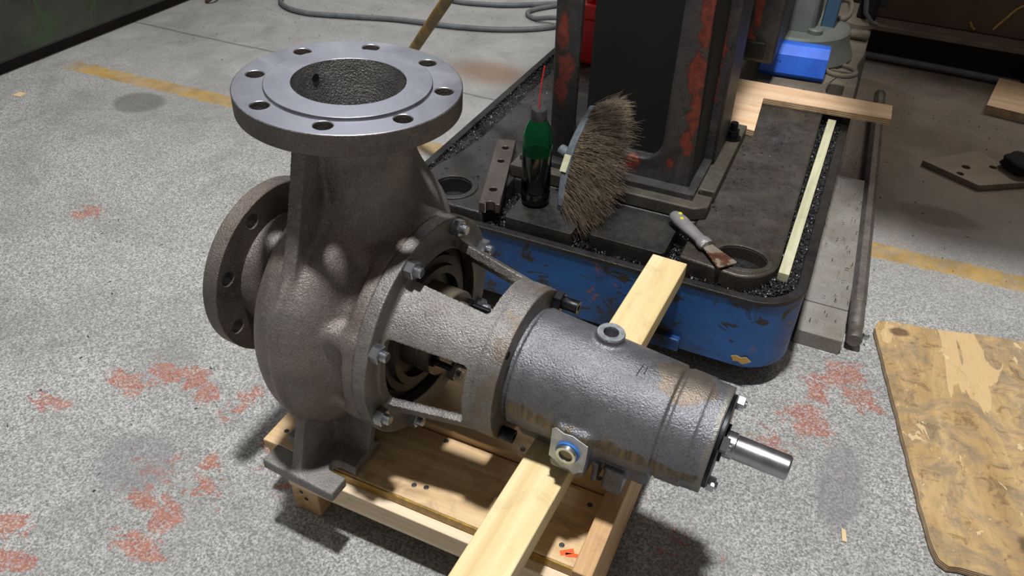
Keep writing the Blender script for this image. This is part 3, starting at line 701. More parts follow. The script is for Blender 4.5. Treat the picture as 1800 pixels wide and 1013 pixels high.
for (x, y, z) in ((-.426, .618, DK), (-.407, .622, DK), (-.182, .618, DK), (-.169, .700, DK), (-.17, .744, DK + .012), (-.423, .716, DK), (-.669, .622, DK), (-.30, .745, DK + .012)):
    o = link('nail', nail_me, None, PAL); o.location = Vector((x, y, z)) - PAL.location
for (x, z) in ((-.626, .018), (-.618, .004)):
    o = link('nail', nail_me, None, PAL); o.location = Vector((x, .582, z)) - PAL.location; o.rotation_euler = (PI / 2, 0, 0)
for (x, y, w, l, r) in ((-.171, .6105, .004, .010, .6), (-.163, .6085, .003, .009, .3)):
    o = B().box(-l, l, -w, w, 0, .0006).obj('crayon_mark', M['orange'], PAL); o.location = Vector((x, y, DK)) - PAL.location; o.rotation_euler = (0, 0, r)

# beam under the bearing housing
bv = Vector((-.236 + .270, 1.205 - .439, 0)).normalized()
bo = B().box(-.034, .034, -.47, .40, -.019, .019).obj('timber_beam', M['beam'], None, 30); bevel(bo, .002)
bo.rotation_euler = (0, 0, -math.atan2(bv.x, bv.y)); bo.location = (-.2195, .805, .2065)
tag(bo, 'long sawn pine beam propping the bearing housing, its end over the blue tray', 'timber')

# ================================================================== DRILLING MACHINE
MC = empty('drilling_machine', (-.39, 1.7, 0), 'heavy black machine tool with hollow flaking column standing in a blue chip tray', 'machine')
def mp(o): o.parent = MC; o.matrix_parent_inverse = Matrix.Translation((.39, -1.7, 0)); return o
def rrect(x0, x1, y0, y1, r, n=8, rs=None):
    rs = rs or (r, r, r, r); pts = []
    for (cx, cy, a, q) in ((x1 - rs[0], y0 + rs[0], -PI / 2, rs[0]), (x1 - rs[1], y1 - rs[1], 0, rs[1]), (x0 + rs[2], y1 - rs[2], PI / 2, rs[2]), (x0 + rs[3], y0 + rs[3], PI, rs[3])):
        if q < 1e-5: pts.append((cx, cy)); continue
        for i in range(n + 1): t = a + PI / 2 * i / n; pts.append((cx + q * math.cos(t), cy + q * math.sin(t)))
    return pts
RIM = .190
outer = rrect(-.832, .050, 1.190, 2.62, .095, 12, (.095, .02, .02, .06)); inner = rrect(-.818, .034, 1.204, 2.605, .08, 12, (.081, .01, .01, .046))
me = plate_mesh('tray_wall', outer, [inner], .026, RIM, top_mat=1); me.materials.append(M['tray']); me.materials.append(M['rim']); tw = mp(link('tray_wall', me, None, None, 40)); bevel(tw, .002)
o = mp(B().prism(rrect(-.81, .03, 1.21, 2.60, .07), .02, .150).obj('tray_floor', M['rim'], None))
me = plate_mesh('tray_lip', rrect(-.8345, .0525, 1.1875, 2.6225, .0975, 12, (.0975, .02, .02, .0625)), [rrect(-.816, .032, 1.206, 2.603, .08, 12, (.079, .01, .01, .044))], RIM - .008, RIM + .002); me.materials.append(M['rim']); mp(bevel(link('tray_lip', me, None, None, 40), .0015))
mp(bevel(B().box(-.214, -.150, 1.176, 1.192, .028, .058).obj('drain_block', M['tray'], None), .003))
mp(B().prism([(-.020, .004), (-.010, .009), (-.002, .006), (.008, .011), (.019, .003), (.012, -.003), (.004, -.009), (-.006, -.004), (-.014, -.007)], 0, .0012, Matrix.Translation((-.028, 1.1900, .045)) @ Matrix.Rotation(PI / 2, 4, 'X')).obj('paint_dab', M['yellowmark'], None))
mp(B().box(-.76, -.02, 1.26, 2.5, FZ, .03).obj('machine_plinth', M['plinth'], None))
BT = .215
def hole_loop(x, y, r, n=32): return circle(x, y, r, n)
# blocks of the slotted base casting
def blk(name, poly, holes, z0, z1, mat, bw=.004):
    me = plate_mesh(name, poly, holes, z0, z1); me.materials.append(mat); return mp(bevel(link(name, me, None, None, 40), bw, 2, 50))
blk('base_block', [(-.600, 1.204), (-.600, 1.375), (-.600, 2.10), (-.752, 2.10), (-.750, 1.52), (-.762, 1.42), (-.782, 1.34), (-.786, 1.30)] + [(-.705 + .08 * math.cos(t), 1.285 + .082 * math.sin(t)) for t in [PI + .05 + k * (PI / 2 - .1) / 6 for k in range(7)]], [hole_loop(-.702, 1.271, .040)], .15, BT, M['block'])
blk('base_block', rrect(-.552, -.405, 1.212, 1.362, .006, 4), [], .15, BT, M['block'])
blk('base_block', rrect(-.374, -.219, 1.228, 1.362, .008, 4), [], .15, BT, M['block'])
blk('base_block', [(-.190, 1.236), (-.10, 1.225)] + [(-.085 + .075 * math.cos(t), 1.300 + .078 * math.sin(t)) for t in [-PI / 2 + .1 + k * (PI / 2 - .1) / 8 for k in range(9)]] + [(-.018, 2.09), (-.190, 2.09)], [[(-.080 + .048 * math.cos(t), 1.285 + .036 * math.sin(t)) for t in [2 * PI * k / 32 for k in range(32)]]], .15, BT, M['block_r'])
blk('base_slab', [(-.600, 1.365), (-.190, 1.365), (-.190, 2.10), (-.600, 2.10)], [], .148, BT - .0008, M['block'])
mp(B().cyl((-.702, 1.271, .160), (-.702, 1.271, .178), .043, n=32).obj('hole_floor', M['rim'], None)); mp(B().cyl((-.080, 1.285, .160), (-.080, 1.285, .186), .050, n=32).obj('hole_floor', M['rim'], None))
me = plate_mesh('hole_collar', circle(-.702, 1.271, .054, 40), [circle(-.702, 1.271, .0405, 40)], BT - .002, BT + .003); me.materials.append(M['block']); mp(bevel(link('hole_collar', me, None, None, 40), .0015))
me = plate_mesh('hole_collar', [(-.080 + .060 * math.cos(t), 1.285 + .048 * math.sin(t)) for t in [2 * PI * k / 40 for k in range(40)]], [[(-.080 + .0485 * math.cos(t), 1.285 + .0365 * math.sin(t)) for t in [2 * PI * k / 40 for k in range(40)]]], BT - .003, BT + .0015); me.materials.append(M['block_r']); mp(bevel(link('hole_collar', me, None, None, 40), .001))
# rear part of the base, dusty
blk('rear_base', [(-.60, 2.11), (-.03, 2.11), (-.03, 2.13), (.045, 2.13), (.045, 2.30), (.033, 2.42), (.046, 2.52), (.046, 3.02), (-.60, 3.02)], [rrect(-.028, .014, 2.165, 2.245, .012, 4)], .06, BT, M['dusty'])
# column foot plate with open bolt slot
cp = rrect(-.612, -.175, 1.368, 1.80, .014, 4)
blk('foot_plate', [(-.612, 1.368), (-.20, 1.368), (-.175, 1.386), (-.175, 1.43), (-.205, 1.43), (-.208, 1.437), (-.208, 1.445), (-.205, 1.452), (-.175, 1.452), (-.175, 1.80), (-.612, 1.80)], [], BT, BT + .030, M['colplate'], .003)
# column: front frame with opening, side wall, inner panel
cz0, cz1 = BT + .03, 1.75
MF = Matrix(((1, 0, 0, 0), (0, 0, 1, 0), (0, 1, 0, 0), (0, 0, 0, 1)))    # (x,y)->(x,z), extrude along world y
op = rrect(-.490, -.296, .300, 1.45, .045, 8); op = op[::-1]
fr = [(-.548, cz1), (-.546, .60), (-.544, cz0 + .0), (-.226, cz0), (-.240, .60), (-.250, cz1)]
me = plate_mesh('column_front', fr, [op], 1.425, 1.441, MF); me.materials.append(M['column']); mp(bevel(link('column_front', me, None, None, 40), .006, 4, 60))
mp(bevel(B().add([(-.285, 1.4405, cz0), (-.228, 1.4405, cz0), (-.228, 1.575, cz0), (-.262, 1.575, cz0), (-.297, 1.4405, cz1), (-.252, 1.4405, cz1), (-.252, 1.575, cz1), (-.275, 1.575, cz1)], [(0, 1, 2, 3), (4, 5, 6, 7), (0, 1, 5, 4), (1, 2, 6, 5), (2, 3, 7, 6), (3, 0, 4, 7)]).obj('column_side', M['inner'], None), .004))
mp(bevel(B().add([(-.30, 1.565, cz0), (-.205, 1.565, cz0), (-.205, 1.72, cz0), (-.30, 1.72, cz0), (-.30, 1.565, cz1), (-.232, 1.565, cz1), (-.232, 1.72, cz1), (-.30, 1.72, cz1)], [(0, 1, 2, 3), (4, 5, 6, 7), (0, 1, 5, 4), (1, 2, 6, 5), (2, 3, 7, 6), (3, 0, 4, 7)]).obj('column_rear', M['column'], None), .006))
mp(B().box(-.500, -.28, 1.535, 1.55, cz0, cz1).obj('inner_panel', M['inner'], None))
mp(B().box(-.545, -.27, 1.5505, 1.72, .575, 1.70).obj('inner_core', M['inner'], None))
mp(B().box(-.60, -.21, 1.395, 1.74, cz0 - .002, cz0 + .012).obj('column_fillet', M['column'], None))
# unseen gearbox, arm and head; head added and outlined to shade the far corner
mp(bevel(B().box(-.62, -.25, 1.38, 1.95, 1.72, 2.25).obj('gearbox', M['column'], None), .03))
mp(bevel(B().box(-.27, .12, 1.92, 2.25, 1.85, 2.15).obj('machine_arm', M['column'], None), .03))
mp(bevel(B().prism([(-.10, 1.56), (-.08, 1.45), (-.04, 1.40), (.04, 1.355), (.12, 1.34), (.22, 1.35), (.34, 1.39), (.46, 1.42), (.95, 1.46), (.95, 2.75), (-.10, 2.75)], 1.75, 2.20).obj('unseen_drill_head', M['column'], None), .03))
# foot bolt
fb = mp(B().cyl((-.196, 1.715, cz0 - .0), (-.196, 1.715, cz0 + .004), .021, n=24).cyl((-.196, 1.715, cz0 + .004), (-.196, 1.715, cz0 + .022), .016, n=6).obj('foot_nut', M['blackbolt'], None))
fs = B().cyl((-.196, 1.715, cz0 + .02), (-.196, 1.715, cz0 + .040), .009, n=16).obj('foot_stud', M['blackbolt'], None); fs.parent = fb; 
# table arm, round base and posts behind
mp(bevel(B().box(-.33, -.178, 2.10, 2.36, .285, .62).obj('table_arm', M['column'], None), .012))
mp(bevel(B().box(-.33, -.205, 2.09, 2.12, .30, .345).obj('table_slot', M['inner'], None), .004))
mp(B().lathe([(0, BT), (.175, BT), (.178, BT + .01), (.160, BT + .045), (.155, BT + .080), (.148, BT + .086), (0, BT + .086)], (-.165, 2.45, 0), 'z', 64).obj('round_base', M['dustyblue'], None))
mp(bevel(B().add([(-.25, 2.36, .29), (-.105, 2.36, .29), (-.105, 2.55, .29), (-.25, 2.55, .29), (-.24, 2.38, .62), (-.125, 2.38, .62), (-.125, 2.53, .62), (-.24, 2.53, .62)], [(0, 1, 2, 3), (4, 5, 6, 7), (0, 1, 5, 4), (1, 2, 6, 5), (2, 3, 7, 6), (3, 0, 4, 7)]).obj('pedestal', M['dustyblue'], None), .012))
mp(bevel(B().box(-.098, -.058, 2.44, 2.48, .29, .62).obj('blue_post', M['bluepost'], None), .004))
mp(B().lathe([(0, .30), (.022, .30), (.022, .312), (.018, .316), (0, .316)], (-.105, 2.37, 0), 'z', 24).obj('base_bolt', M['dustyblue'], None))
def torus(R, r, n=36, m=12): return [(R + r * math.cos(2 * PI * k / m), r * math.sin(2 * PI * k / m)) for k in range(m)]
mp(B().lathe(torus(.042, .0075), (-.008, 2.335, BT + .004), 'z', 36, True).obj('casting_ring', M['dusty'], None)); mp(bevel(B().box(-.048, .032, 2.331, 2.339, BT - .001, BT + .005).obj('ring_bar', M['dusty'], None), .001)).rotation_euler = (0, 0, 0)
mp(B().tube([(-.055 + .028 * math.cos(t), 2.53 + .012 * math.sin(2 * t), .33 + .028 * math.sin(t)) for t in [k * 2 * PI / 24 for k in range(25)]], .008, 10).obj('loop_handle', M['dusty'], None))
mp(bevel(B().box(-.02, .046, 2.62, 2.80, BT, BT + .028).obj('step_plate', M['dusty'], None), .012)); mp(B().lathe([(0, 0), (.052, 0), (.05, .012), (.035, .016), (0, .018)], (.005, 2.70, BT + .028), 'z', 32).obj('rear_foot', M['dusty'], None))
mp(bevel(B().box(-.01, .05, 2.70, 2.80, BT + .04, .62).obj('rear_post', M['rag'], None), .01)); mp(bevel(B().box(.03, .075, 2.74, 2.84, .29, .62).obj('rear_bracket', M['column'], None), .01))
mp(B().tube([(-.02, 2.66, .45), (.0, 2.66, .36), (.015, 2.665, .29), (.04, 2.67, .262), (.055, 2.68, .256)], .007, 8).obj('flex_pipe', M['hose'], None))

# chips in the tray: uncountable
def swarf(name, n, sampler, size, mat, parent=None, label=None, cat=None, curl=True):
    V = []; F = []
    for i in range(n):
        x, y, z = sampler(); L = size * (0.5 + rng.random()); w = L * (.18 + .15 * rng.random()); a = rng.random() * 2 * PI; tl = (rng.random() - .3) * .9
        u = np.array((math.cos(a) * math.cos(tl), math.sin(a) * math.cos(tl), math.sin(tl))); s = np.array((-math.sin(a), math.cos(a), 0.0)); nrm = np.cross(u, s)
        b = len(V); seg = 3
        for k in range(seg + 1):
            q = k / seg - .5; bend = (.25 - q * q) * L * (1.3 if curl else .2) * (1 if i % 2 else .5)
            p = np.array((x, y, z)) + u * q * L + nrm * bend * (-1 if nrm[2] < 0 else 1)
            V += [tuple(p - s * w / 2), tuple(p + s * w / 2)]
        for k in range(seg): F.append((b + 2 * k, b + 2 * k + 1, b + 2 * k + 3, b + 2 * k + 2))
    me = mesh_pd(name, V, F); me.materials.append(mat); o = link(name, me, None, None)
    return tag(o, label, cat, kind='stuff')
def s_tray():
    while True:
        q = rng.random()
        if q < .42: x, y = rng.uniform(-.017, .032), rng.uniform(1.24, 2.09)
        elif q < .74: y = rng.uniform(1.25, 2.25); x = rng.uniform(-.816, -.756 if y > 1.5 else -.785)
        elif q < .80: x, y = rng.uniform(-.75, .0), rng.uniform(1.206, 1.232)
        elif q < .90: x, y = rng.choice([-.575, -.39, -.205]) + rng.uniform(-.016, .016), rng.uniform(1.21, 1.36)
        else: x, y = rng.uniform(-.06, .03), rng.uniform(1.215, 1.30)
        if x > -.02 and y < 1.30 and math.hypot(x + .055, y - 1.30) > .088: continue
        return x, y, .172 + .022 * rng.random() * (1 if x > -.03 or x < -.75 else .6)
# heaped bed under the chips
mp(B().box(-.017, .033, 1.27, 2.09, .150, .181).obj('chip_bed', M['grit'], None)); mp(B().prism([(-.817, 1.26), (-.788, 1.26), (-.784, 1.34), (-.764, 1.42), (-.753, 1.52), (-.754, 2.30), (-.817, 2.30)], .150, .180).obj('chip_bed', M['grit'], None))
swarf('steel_swarf', 12000, s_tray, .0062, M['swarf'], None, 'curly dark steel swarf lying in the gutter of the chip tray', 'swarf')
def s_top():
    q = rng.random()
    if q < .4: return rng.uniform(-.78, -.61), rng.uniform(1.3, 2.0), BT + .001
    if q < .6: return rng.uniform(-.18, -.03), rng.uniform(1.4, 2.08), BT + .001
    if q < .75: return -.702 + rng.normal() * .018, 1.262 + rng.normal() * .018, .180
    if q < .9: return -.08 + rng.normal() * .02, 1.275 + rng.normal() * .014, .188
    return rng.uniform(-.3, .02), rng.uniform(2.12, 2.3), BT + .001
swarf('swarf_crumbs', 420, s_top, .006, M['swarf'], None, 'loose steel crumbs scattered on top of the base casting', 'swarf')
def s_floor():
    q = rng.random()
    if q < .35: return rng.uniform(-2.45, -1.3), rng.uniform(1.9, 2.9), .001
    if q < .75: return rng.uniform(.055, .13) + abs(rng.normal()) * .03, rng.uniform(1.35, 2.3), .042 if rng.random() < .5 else .0015
    if q < .9: return rng.uniform(.15, .6), rng.uniform(1.7, 3.0), .001
    return rng.uniform(-1.6, -.9), rng.uniform(.3, 1.2), .001
fg_ = swarf('floor_grit', 700, s_floor, .0052, M['grit'], None, 'black metal crumbs scattered over the concrete', 'grit', True); fg_.scale = (K, K, K); fg_.location = (0, 0, FZ)

# ================================================================== THINGS ON THE MACHINE
def at(o, loc, rz=0.0, rx=0.0, ry=0.0): o.location = loc; o.rotation_euler = (rx, ry, rz); return o
# bottle
BO = empty('oil_bottle', (-.518, 1.292, BT), 'green plastic bottle half full of black oil with a red straw in its cap', 'bottle')
bs = B().lathe([(.0305, .1185), (.0305, .125), (.031, .140), (.0295, .158), (.024, .176), (.0165, .190), (.0135, .194), (.0125, .194), (.0155, .190), (.023, .1755), (.0285, .1575), (.030, .140), (.0295, .125), (.0295, .1185)], axis='z', n=48, close=True).obj('bottle_shell', M['pet'], BO, 40)
B().lathe([(0, .0), (.022, .0), (.029, .006), (.0305, .030), (.0285, .034), (.0305, .038), (.0305, .118), (0, .118)], axis='z', n=48).obj('oil_fill', M['oil'], BO, 40)
cb = B().lathe([(0, .213), (.0142, .213), (.0158, .211), (.0160, .196), (.0165, .194), (.0165, .190), (.012, .190), (0, .190)], axis='z', n=40).obj('cap', M['cap'], BO, 40)
B().tube([(0, 0, .205), (.0, .0, .235), (.001, .003, .262), (.004, .008, .297)], .0014, 8).obj('straw', M['straw'], BO)
# flat bar with three holes and a notched end
d = Vector((-.6725 + .586, 1.4825 - 1.2105, 0)); L = d.length
notch = [(-.009 - .000 + .009 * math.cos(t) + .004, .0 + .011 * math.sin(t)) for t in []]
ol = [(-.022, 0), (-.008, 0)] + [(.002 + .010 * math.cos(t), .010 * math.sin(t)) for t in [PI - k * PI / 8 for k in range(9)]] + [(.022, 0), (.022, L), (-.022, L)]
me = plate_mesh('drilled_flat_bar', ol, [circle(.0, .058, .0082, 20), circle(.0, .182, .0075, 20), circle(.002, .245, .008, 20)], -.011, .011); me.materials.append(M['flatbar'])
fbar = bevel(link('drilled_flat_bar', me, None, None, 40), .0012, 2, 50); at(fbar, (-.586, 1.2105, BT + .0112), math.atan2(-d.x, d.y))
tag(fbar, 'oily steel flat bar with three holes and notched end beside the green bottle', 'metal bar')
# broom head leaning on the column
BR = empty('worn_broom', (-.455, 1.30, BT), 'handleless worn broom with brown bristles leaning against the black column', 'broom')
p0 = Vector((-.452, 1.288, BT + .006)); p2 = Vector((-.437, 1.404, .402)); 
def bpt(t):     # bowed back of the head
    c = p0.lerp(p2, t); return c + Vector((-.009, -.010, .004)) * math.sin(PI * t)
def bdir(t):    # direction the bristles leave the head
    v = Vector((.88, -.34, .06)).lerp(Vector((.86, -.30, .30)), t); return v.normalized()
prof = []; hb = B(); nseg = 14; V = []
tang = (p2 - p0).normalized()
for k in range(nseg + 1):
    t = k / nseg; c = bpt(t); bd = bdir(t); sd = tang.cross(bd).normalized(); wdt = .021 * (.55 + .45 * math.sin(PI * min(1, max(0, t * .9 + .05)))); th = .009
    V += [c - sd * wdt - bd * th, c + sd * wdt - bd * th, c + sd * wdt + bd * th, c - sd * wdt + bd * th]
F = [(0, 1, 2, 3), tuple(4 * nseg + i for i in (3, 2, 1, 0))]
for k in range(nseg):
    for i in range(4): F.append((4 * k + i, 4 * k + (i + 1) % 4, 4 * k + 4 + (i + 1) % 4, 4 * k + 4 + i))
bh = hb.add(V, F).obj('broom_block', M['broom'], BR, 35); bh.parent = BR; bh.matrix_parent_inverse = Matrix.Translation((.455, -1.30, -BT)); bevel(bh, .003)
k_ = bpt(.50); bd = bdir(.5); sk = B().cyl(k_ - bd * .008, k_ - bd * .034 + Vector((-.004, 0, .012)), .013, .0115, 20).obj('handle_socket', M['broom'], BR); sk.matrix_parent_inverse = Matrix.Translation((.455, -1.30, -BT)); bevel(sk, .002)
c = bpt(.42); sd = tang.cross(bdir(.42)).normalized(); sgn = -1 if (c + sd - Vector((0, 0, 1.077))).length > (c - sd - Vector((0, 0, 1.077))).length else 1
V = []
for (a, b_) in ((-.018, -.0085), (.018, -.0085), (.018, .0085), (-.018, .0085)): V.append(c + tang * a + bdir(.42) * b_ + sd * sgn * .0218)
stk = B().add(V, [(0, 1, 2, 3)]).obj('sticker', M['labelw'], bh); stk.matrix_parent_inverse = Matrix.Identity(4)
NB = 3000; V = np.zeros((NB * 12, 3)); F = []
for i in range(NB):
    t = rng.random() ** .95; c = bpt(t); bd = bdir(t); sd = tang.cross(bd).normalized()
    c = c + sd * rng.uniform(-.017, .017) + bd * .006 + tang * rng.uniform(-.006, .006)
    Lb = rng.uniform(.84, 1.08) * (.066 + .040 * math.sin(PI * t) ** .8); spread = (t - .45)
    e = bd + tang * (spread * (1.0 if spread < 0 else .75) + rng.normal() * .10) + sd * rng.normal() * .13
    e = e.normalized(); cur = Vector((rng.normal() * .10, rng.normal() * .10, -.16 + rng.normal() * .10))
    pts = [c + (e * s_ + cur * s_ * s_) * Lb for s_ in (0, .4, .75, 1.0)]
    rr = .00042
    for j, p in enumerate(pts):
        q = rr * (1 - .5 * j / 3)
        for m_ in range(3):
            an = 2 * PI * m_ / 3; V[i * 12 + j * 3 + m_] = p + sd * (q * math.cos(an)) + tang * (q * math.sin(an))
    for j in range(3):
        for m_ in range(3): F.append((i * 12 + j * 3 + m_, i * 12 + j * 3 + (m_ + 1) % 3, i * 12 + j * 3 + 3 + (m_ + 1) % 3, i * 12 + j * 3 + 3 + m_))
me = mesh_pd('bristles', V, F); me.materials.append(M['bristle']); br = link('bristles', me, None, BR); br.matrix_parent_inverse = Matrix.Translation((.455, -1.30, -BT)); br['kind'] = 'stuff'
# scraper
KN = empty('paint_scraper', (-.188, 1.307, BT + .016), 'paint-spattered scraper with rusty blade lying across the tray casting', 'scraper')
KN.rotation_euler = (0, math.radians(4), math.atan2(1.222 - 1.345, -.083 + .238))
hp = [(-.062, .004), (-.060, .010), (-.052, .0135), (-.035, .0150), (-.010, .0140), (.015, .0120), (.030, .0115), (.036, .0145), (.046, .0150), (.052, .0135), (.053, .003)]
bm_ = B(); V = []; n = 20
for x, r in hp:
    for i in range(n): t = 2 * PI * i / n; V.append((x, r * 1.05 * math.cos(t), r * .80 * math.sin(t)))
F = [tuple(reversed(range(n))), tuple(range((len(hp) - 1) * n, len(hp) * n))] + [(j * n + i, j * n + (i + 1) % n, (j + 1) * n + (i + 1) % n, (j + 1) * n + i) for j in range(len(hp) - 1) for i in range(n)]
kh = bm_.add(V, F).obj('handle', M['knifeh'], KN, 50)
B().prism([(.050, -.011), (.062, -.0125), (.112, -.0225), (.115, -.020), (.117, .019), (.114, .0215), (.062, .0125), (.050, .011)], -.0016, .0010).obj('blade', M['knifeb'], KN)
for (x, y) in ((-.045, .004), (-.030, -.003)): B().lathe([(0, 0), (.0045, 0), (.003, .0012), (0, .0014)], (x, y, .0112), 'z', 14).obj('paint_spot', M['yellowspot'], kh)
# L-shaped plywood offcut
pz = BT
lp = [(-.245, 1.822), (-.157, 1.805), (-.171, 2.010), (.1435, 2.030), (.142, 2.118), (-.285, 2.108)]
bm_ = B().prism(lp, 0.0008, .0175); me = bm_.mesh('plywood_offcut'); me.materials.append(M['ply']); me.materials.append(M['plyedge'])
for p in me.polygons: p.material_index = 0 if abs(p.normal.z) > .5 else 1
po = link('plywood_offcut', me, None, None); po.location = (0, 0, pz); tag(po, 'clean L-shaped plywood offcut lying across the machine base', 'plywood'); bevel(po, .0008)
# blue folded guard
GU = B(); pr = [(.0, .006), (.016, -.008), (.066, .002), (.086, .030), (.086, .060)]; pr = [(z, y) for z, y in pr]
th = .003; L0, L1 = -.088, .088
outp = [(y, z) for z, y in pr]; inp = [(y + th * 1.2, z - th * .6 if k > 2 else z + (th if k == 0 else 0)) for k, (y, z) in enumerate(outp)]
poly = outp + inp[::-1]
MG = Matrix(((0, 0, 1, 0), (1, 0, 0, 0), (0, 1, 0, 0), (0, 0, 0, 1)))
GU.prism(poly, L0, L1, MG)
poly2 = [(y, z) for (y, z) in [(.060, .086), (.085, .070), (.092, .03), (.088, .0), (.085, .0), (.088, .03), (.081, .069), (.060, .0825)]]
GU.prism(poly2, L0, L1, MG)
gu = GU.obj('blue_guard', M['guard'], None, 30); at(gu, (-.132, 2.215, BT + .0005), math.radians(4)); tag(gu, 'bright blue folded sheet-metal guard standing behind the plywood offcut', 'guard'); bevel(gu, .001)
for x in (-.043, -.036):
    m_ = B().box(x - .001, x + .001, -.0035, -.0005, .044, .050).obj('slot_mark', M['ink'], gu)
# wooden batten
wb_ = B().box(-.010, .010, 0, .735, 0, .020).obj('wooden_batten', M['strip'], None, 30); at(wb_, (.0025, 1.275, .190), math.radians(-.5)); bevel(wb_, .0008); tag(wb_, 'thin pale batten lying in the swarf along the tray rim', 'batten')
# red jerry can
RC = empty('fuel_can', (-.700, 2.09, BT), 'red plastic can seen in the gap beside the black column', 'can')
bevel(B().box(-.048, .048, -.05, .05, 0, .13).obj('can_body', M['redcan'], RC, 30), .012); bevel(B().add([(-.046, -.048, .128), (.046, -.048, .128), (.046, .048, .128), (-.046, .048, .128), (-.03, -.03, .165), (.03, -.03, .165), (.03, .03, .165), (-.03, .03, .165)], [(0, 1, 2, 3), (4, 5, 6, 7), (0, 1, 5, 4), (1, 2, 6, 5), (2, 3, 7, 6), (3, 0, 4, 7)]).obj('can_shoulder', M['redcan'], RC, 30), .006)
B().cyl((.0, 0, .163), (.03, 0, .195), .014, .011, 20).obj('can_spout', M['redcan'], RC)

# ================================================================== FLOOR THINGS
# weathered plywood sheet
ang = math.atan2(.229, .973)
n_ = 26; ww, ll = .95, .612
def edge_pts():
    pts = []
    for i in range(n_): pts.append((0.0 + .0005 * math.sin(i * 1.7) + .0004 * rng.normal(), -ll * i / n_))
    pts[0] = (.012, 0); pts.insert(0, (.03, .004)); pts[-1] = (.002, -ll + .03)
    pts += [(.006, -ll + .012), (.018, -ll + .001)]
    for i in range(1, n_): pts.append((ww * i / n_, -ll + .003 * math.sin(i * 2.1)))
    pts += [(ww, -ll), (ww, 0)]
    for i in range(n_ - 1, 1, -1): pts.append((ww * i / n_, .002 * math.sin(i * 1.3) + .0015 * rng.normal()))
    return pts
ep = edge_pts(); bm_ = B().prism(ep, 0.0, .016); me = bm_.mesh('plywood_sheet'); me.materials.append(M['oldply']); me.materials.append(M['plyedge'])
for p in me.polygons: p.material_index = 0 if abs(p.normal.z) > .5 else 1
ps = link('plywood_sheet', me, None, None); at(ps, (.204 * K, 1.471 * K, FZ + .003), ang); tag(ps, 'large weathered yellowish plywood sheet with frayed edges lying on the concrete', 'plywood'); bevel(ps, .0015)
# steel bar with stepped end, lying on the floor plates
SB = empty('steel_bar', (.171 * K, 1.368 * K, FZ + .030), 'long dark steel bar lying on the floor beside the tray', 'metal bar'); dv = Vector((.131 - .171, 2.74 - 1.368, 0)); SB.rotation_euler = (0, 0, math.atan2(-dv.x, dv.y))
B().lathe([(0, 0), (.0150, 0), (.0165, .003), (.0165, .022), (.0155, .024), (.0155, .05), (.0168, .052), (.0168, .13), (0, .13)], axis='y', n=28).obj('bar_end', M['steelbar'], SB, 35)
bevel(B().cyl((0, .13, 0), (0, dv.length, 0), .0185, n=8, rot=PI / 8).obj('bar_body', M['steelbar'], SB, 30), .001)
for (y0, y1, nm, lb) in ((1.345, 1.452, 0, 'short grimy steel plate on the floor between tray and long bar, nearest the viewer'), (1.457, 2.06, 1, 'longer dusty steel plate on the floor between tray and long bar')):
    pl_ = B().box(.057 * K, .150 * K, y0 * K, y1 * K, FZ, FZ + (.038 if nm == 0 else .037)).obj('floor_plate', M['dustplate'], None, 30); bevel(pl_, .002); tag(pl_, lb, 'metal plate', 'plates beside the tray')
pc = [(x * K, y * K) for x, y in ((.279, 2.299), (.426, 2.212), (.56, 2.300), (.428, 2.444))]
me = plate_mesh('drilled_plate', pc, [circle(.394 * K, 2.312 * K, .012, 20), circle(.465 * K, 2.346 * K, .010, 20), circle(.379 * K, 2.262 * K, .010, 20)], FZ, FZ + .018); me.materials.append(M['steelplate']); dp = bevel(link('drilled_plate', me, None, None, 40), .0015, 2, 50); tag(dp, 'dull square steel plate with three holes lying on the brown floor', 'metal plate')
# dark oily lump on the plate
bm_ = bmesh.new(); bmesh.ops.create_icosphere(bm_, subdivisions=4, radius=.05)
for v in bm_.verts:
    s_ = 1 + .18 * math.sin(v.co.x * 90) * math.cos(v.co.y * 70) + .12 * math.sin(v.co.z * 120 + v.co.x * 40); v.co *= s_; v.co.z *= .45; v.co.x *= 1.2
rg = link('oily_rag', from_bm('oily_rag', bm_), M['rag'], None, 180); rg.location = (.545 * K, 2.36 * K, FZ + .040); tag(rg, 'crumpled black oily rag lying on the drilled plate', 'rag')
# thick plywood board at the right edge
pb = B().box(-.09, .30, -.14, .14, 0, .030); me = pb.mesh('plywood_board'); me.materials.append(M['ply']); me.materials.append(M['plyedge'])
for p in me.polygons: p.material_index = 0 if abs(p.normal.z) > .5 else 1
pbo = link('plywood_board', me, None, None); at(pbo, (.565 * K, 2.895 * K, FZ), math.radians(-10)); bevel(pbo, .001); tag(pbo, 'thick plywood board lying at the right edge of the floor', 'plywood')
# cable
def smooth_path(pts, n=10):
    P = [Vector(p) for p in pts]; out = []
    for i in range(len(P) - 1):
        a_, b_, c_, d_ = P[max(i - 1, 0)], P[i], P[i + 1], P[min(i + 2, len(P) - 1)]
        for k in range(n):
            t = k / n; out.append(.5 * ((2 * b_) + (c_ - a_) * t + (2 * a_ - 5 * b_ + 4 * c_ - d_) * t * t + (3 * b_ - a_ - 3 * c_ + d_) * t ** 3))
    return out + [P[-1]]
hz_ = .0105
cable = smooth_path([(-2.05, 3.4, hz_), (-2.25, 2.85, hz_), (-2.26, 2.66, hz_), (-2.19, 2.55, hz_), (-2.05, 2.51, hz_), (-1.86, 2.56, hz_), (-1.673, 2.617, hz_), (-1.45, 2.65, hz_), (-1.284, 2.699, hz_), (-1.16, 2.77, hz_), (-1.08, 2.85, hz_), (-1.02, 2.96, hz_), (-.95, 3.10, hz_ + .012)])
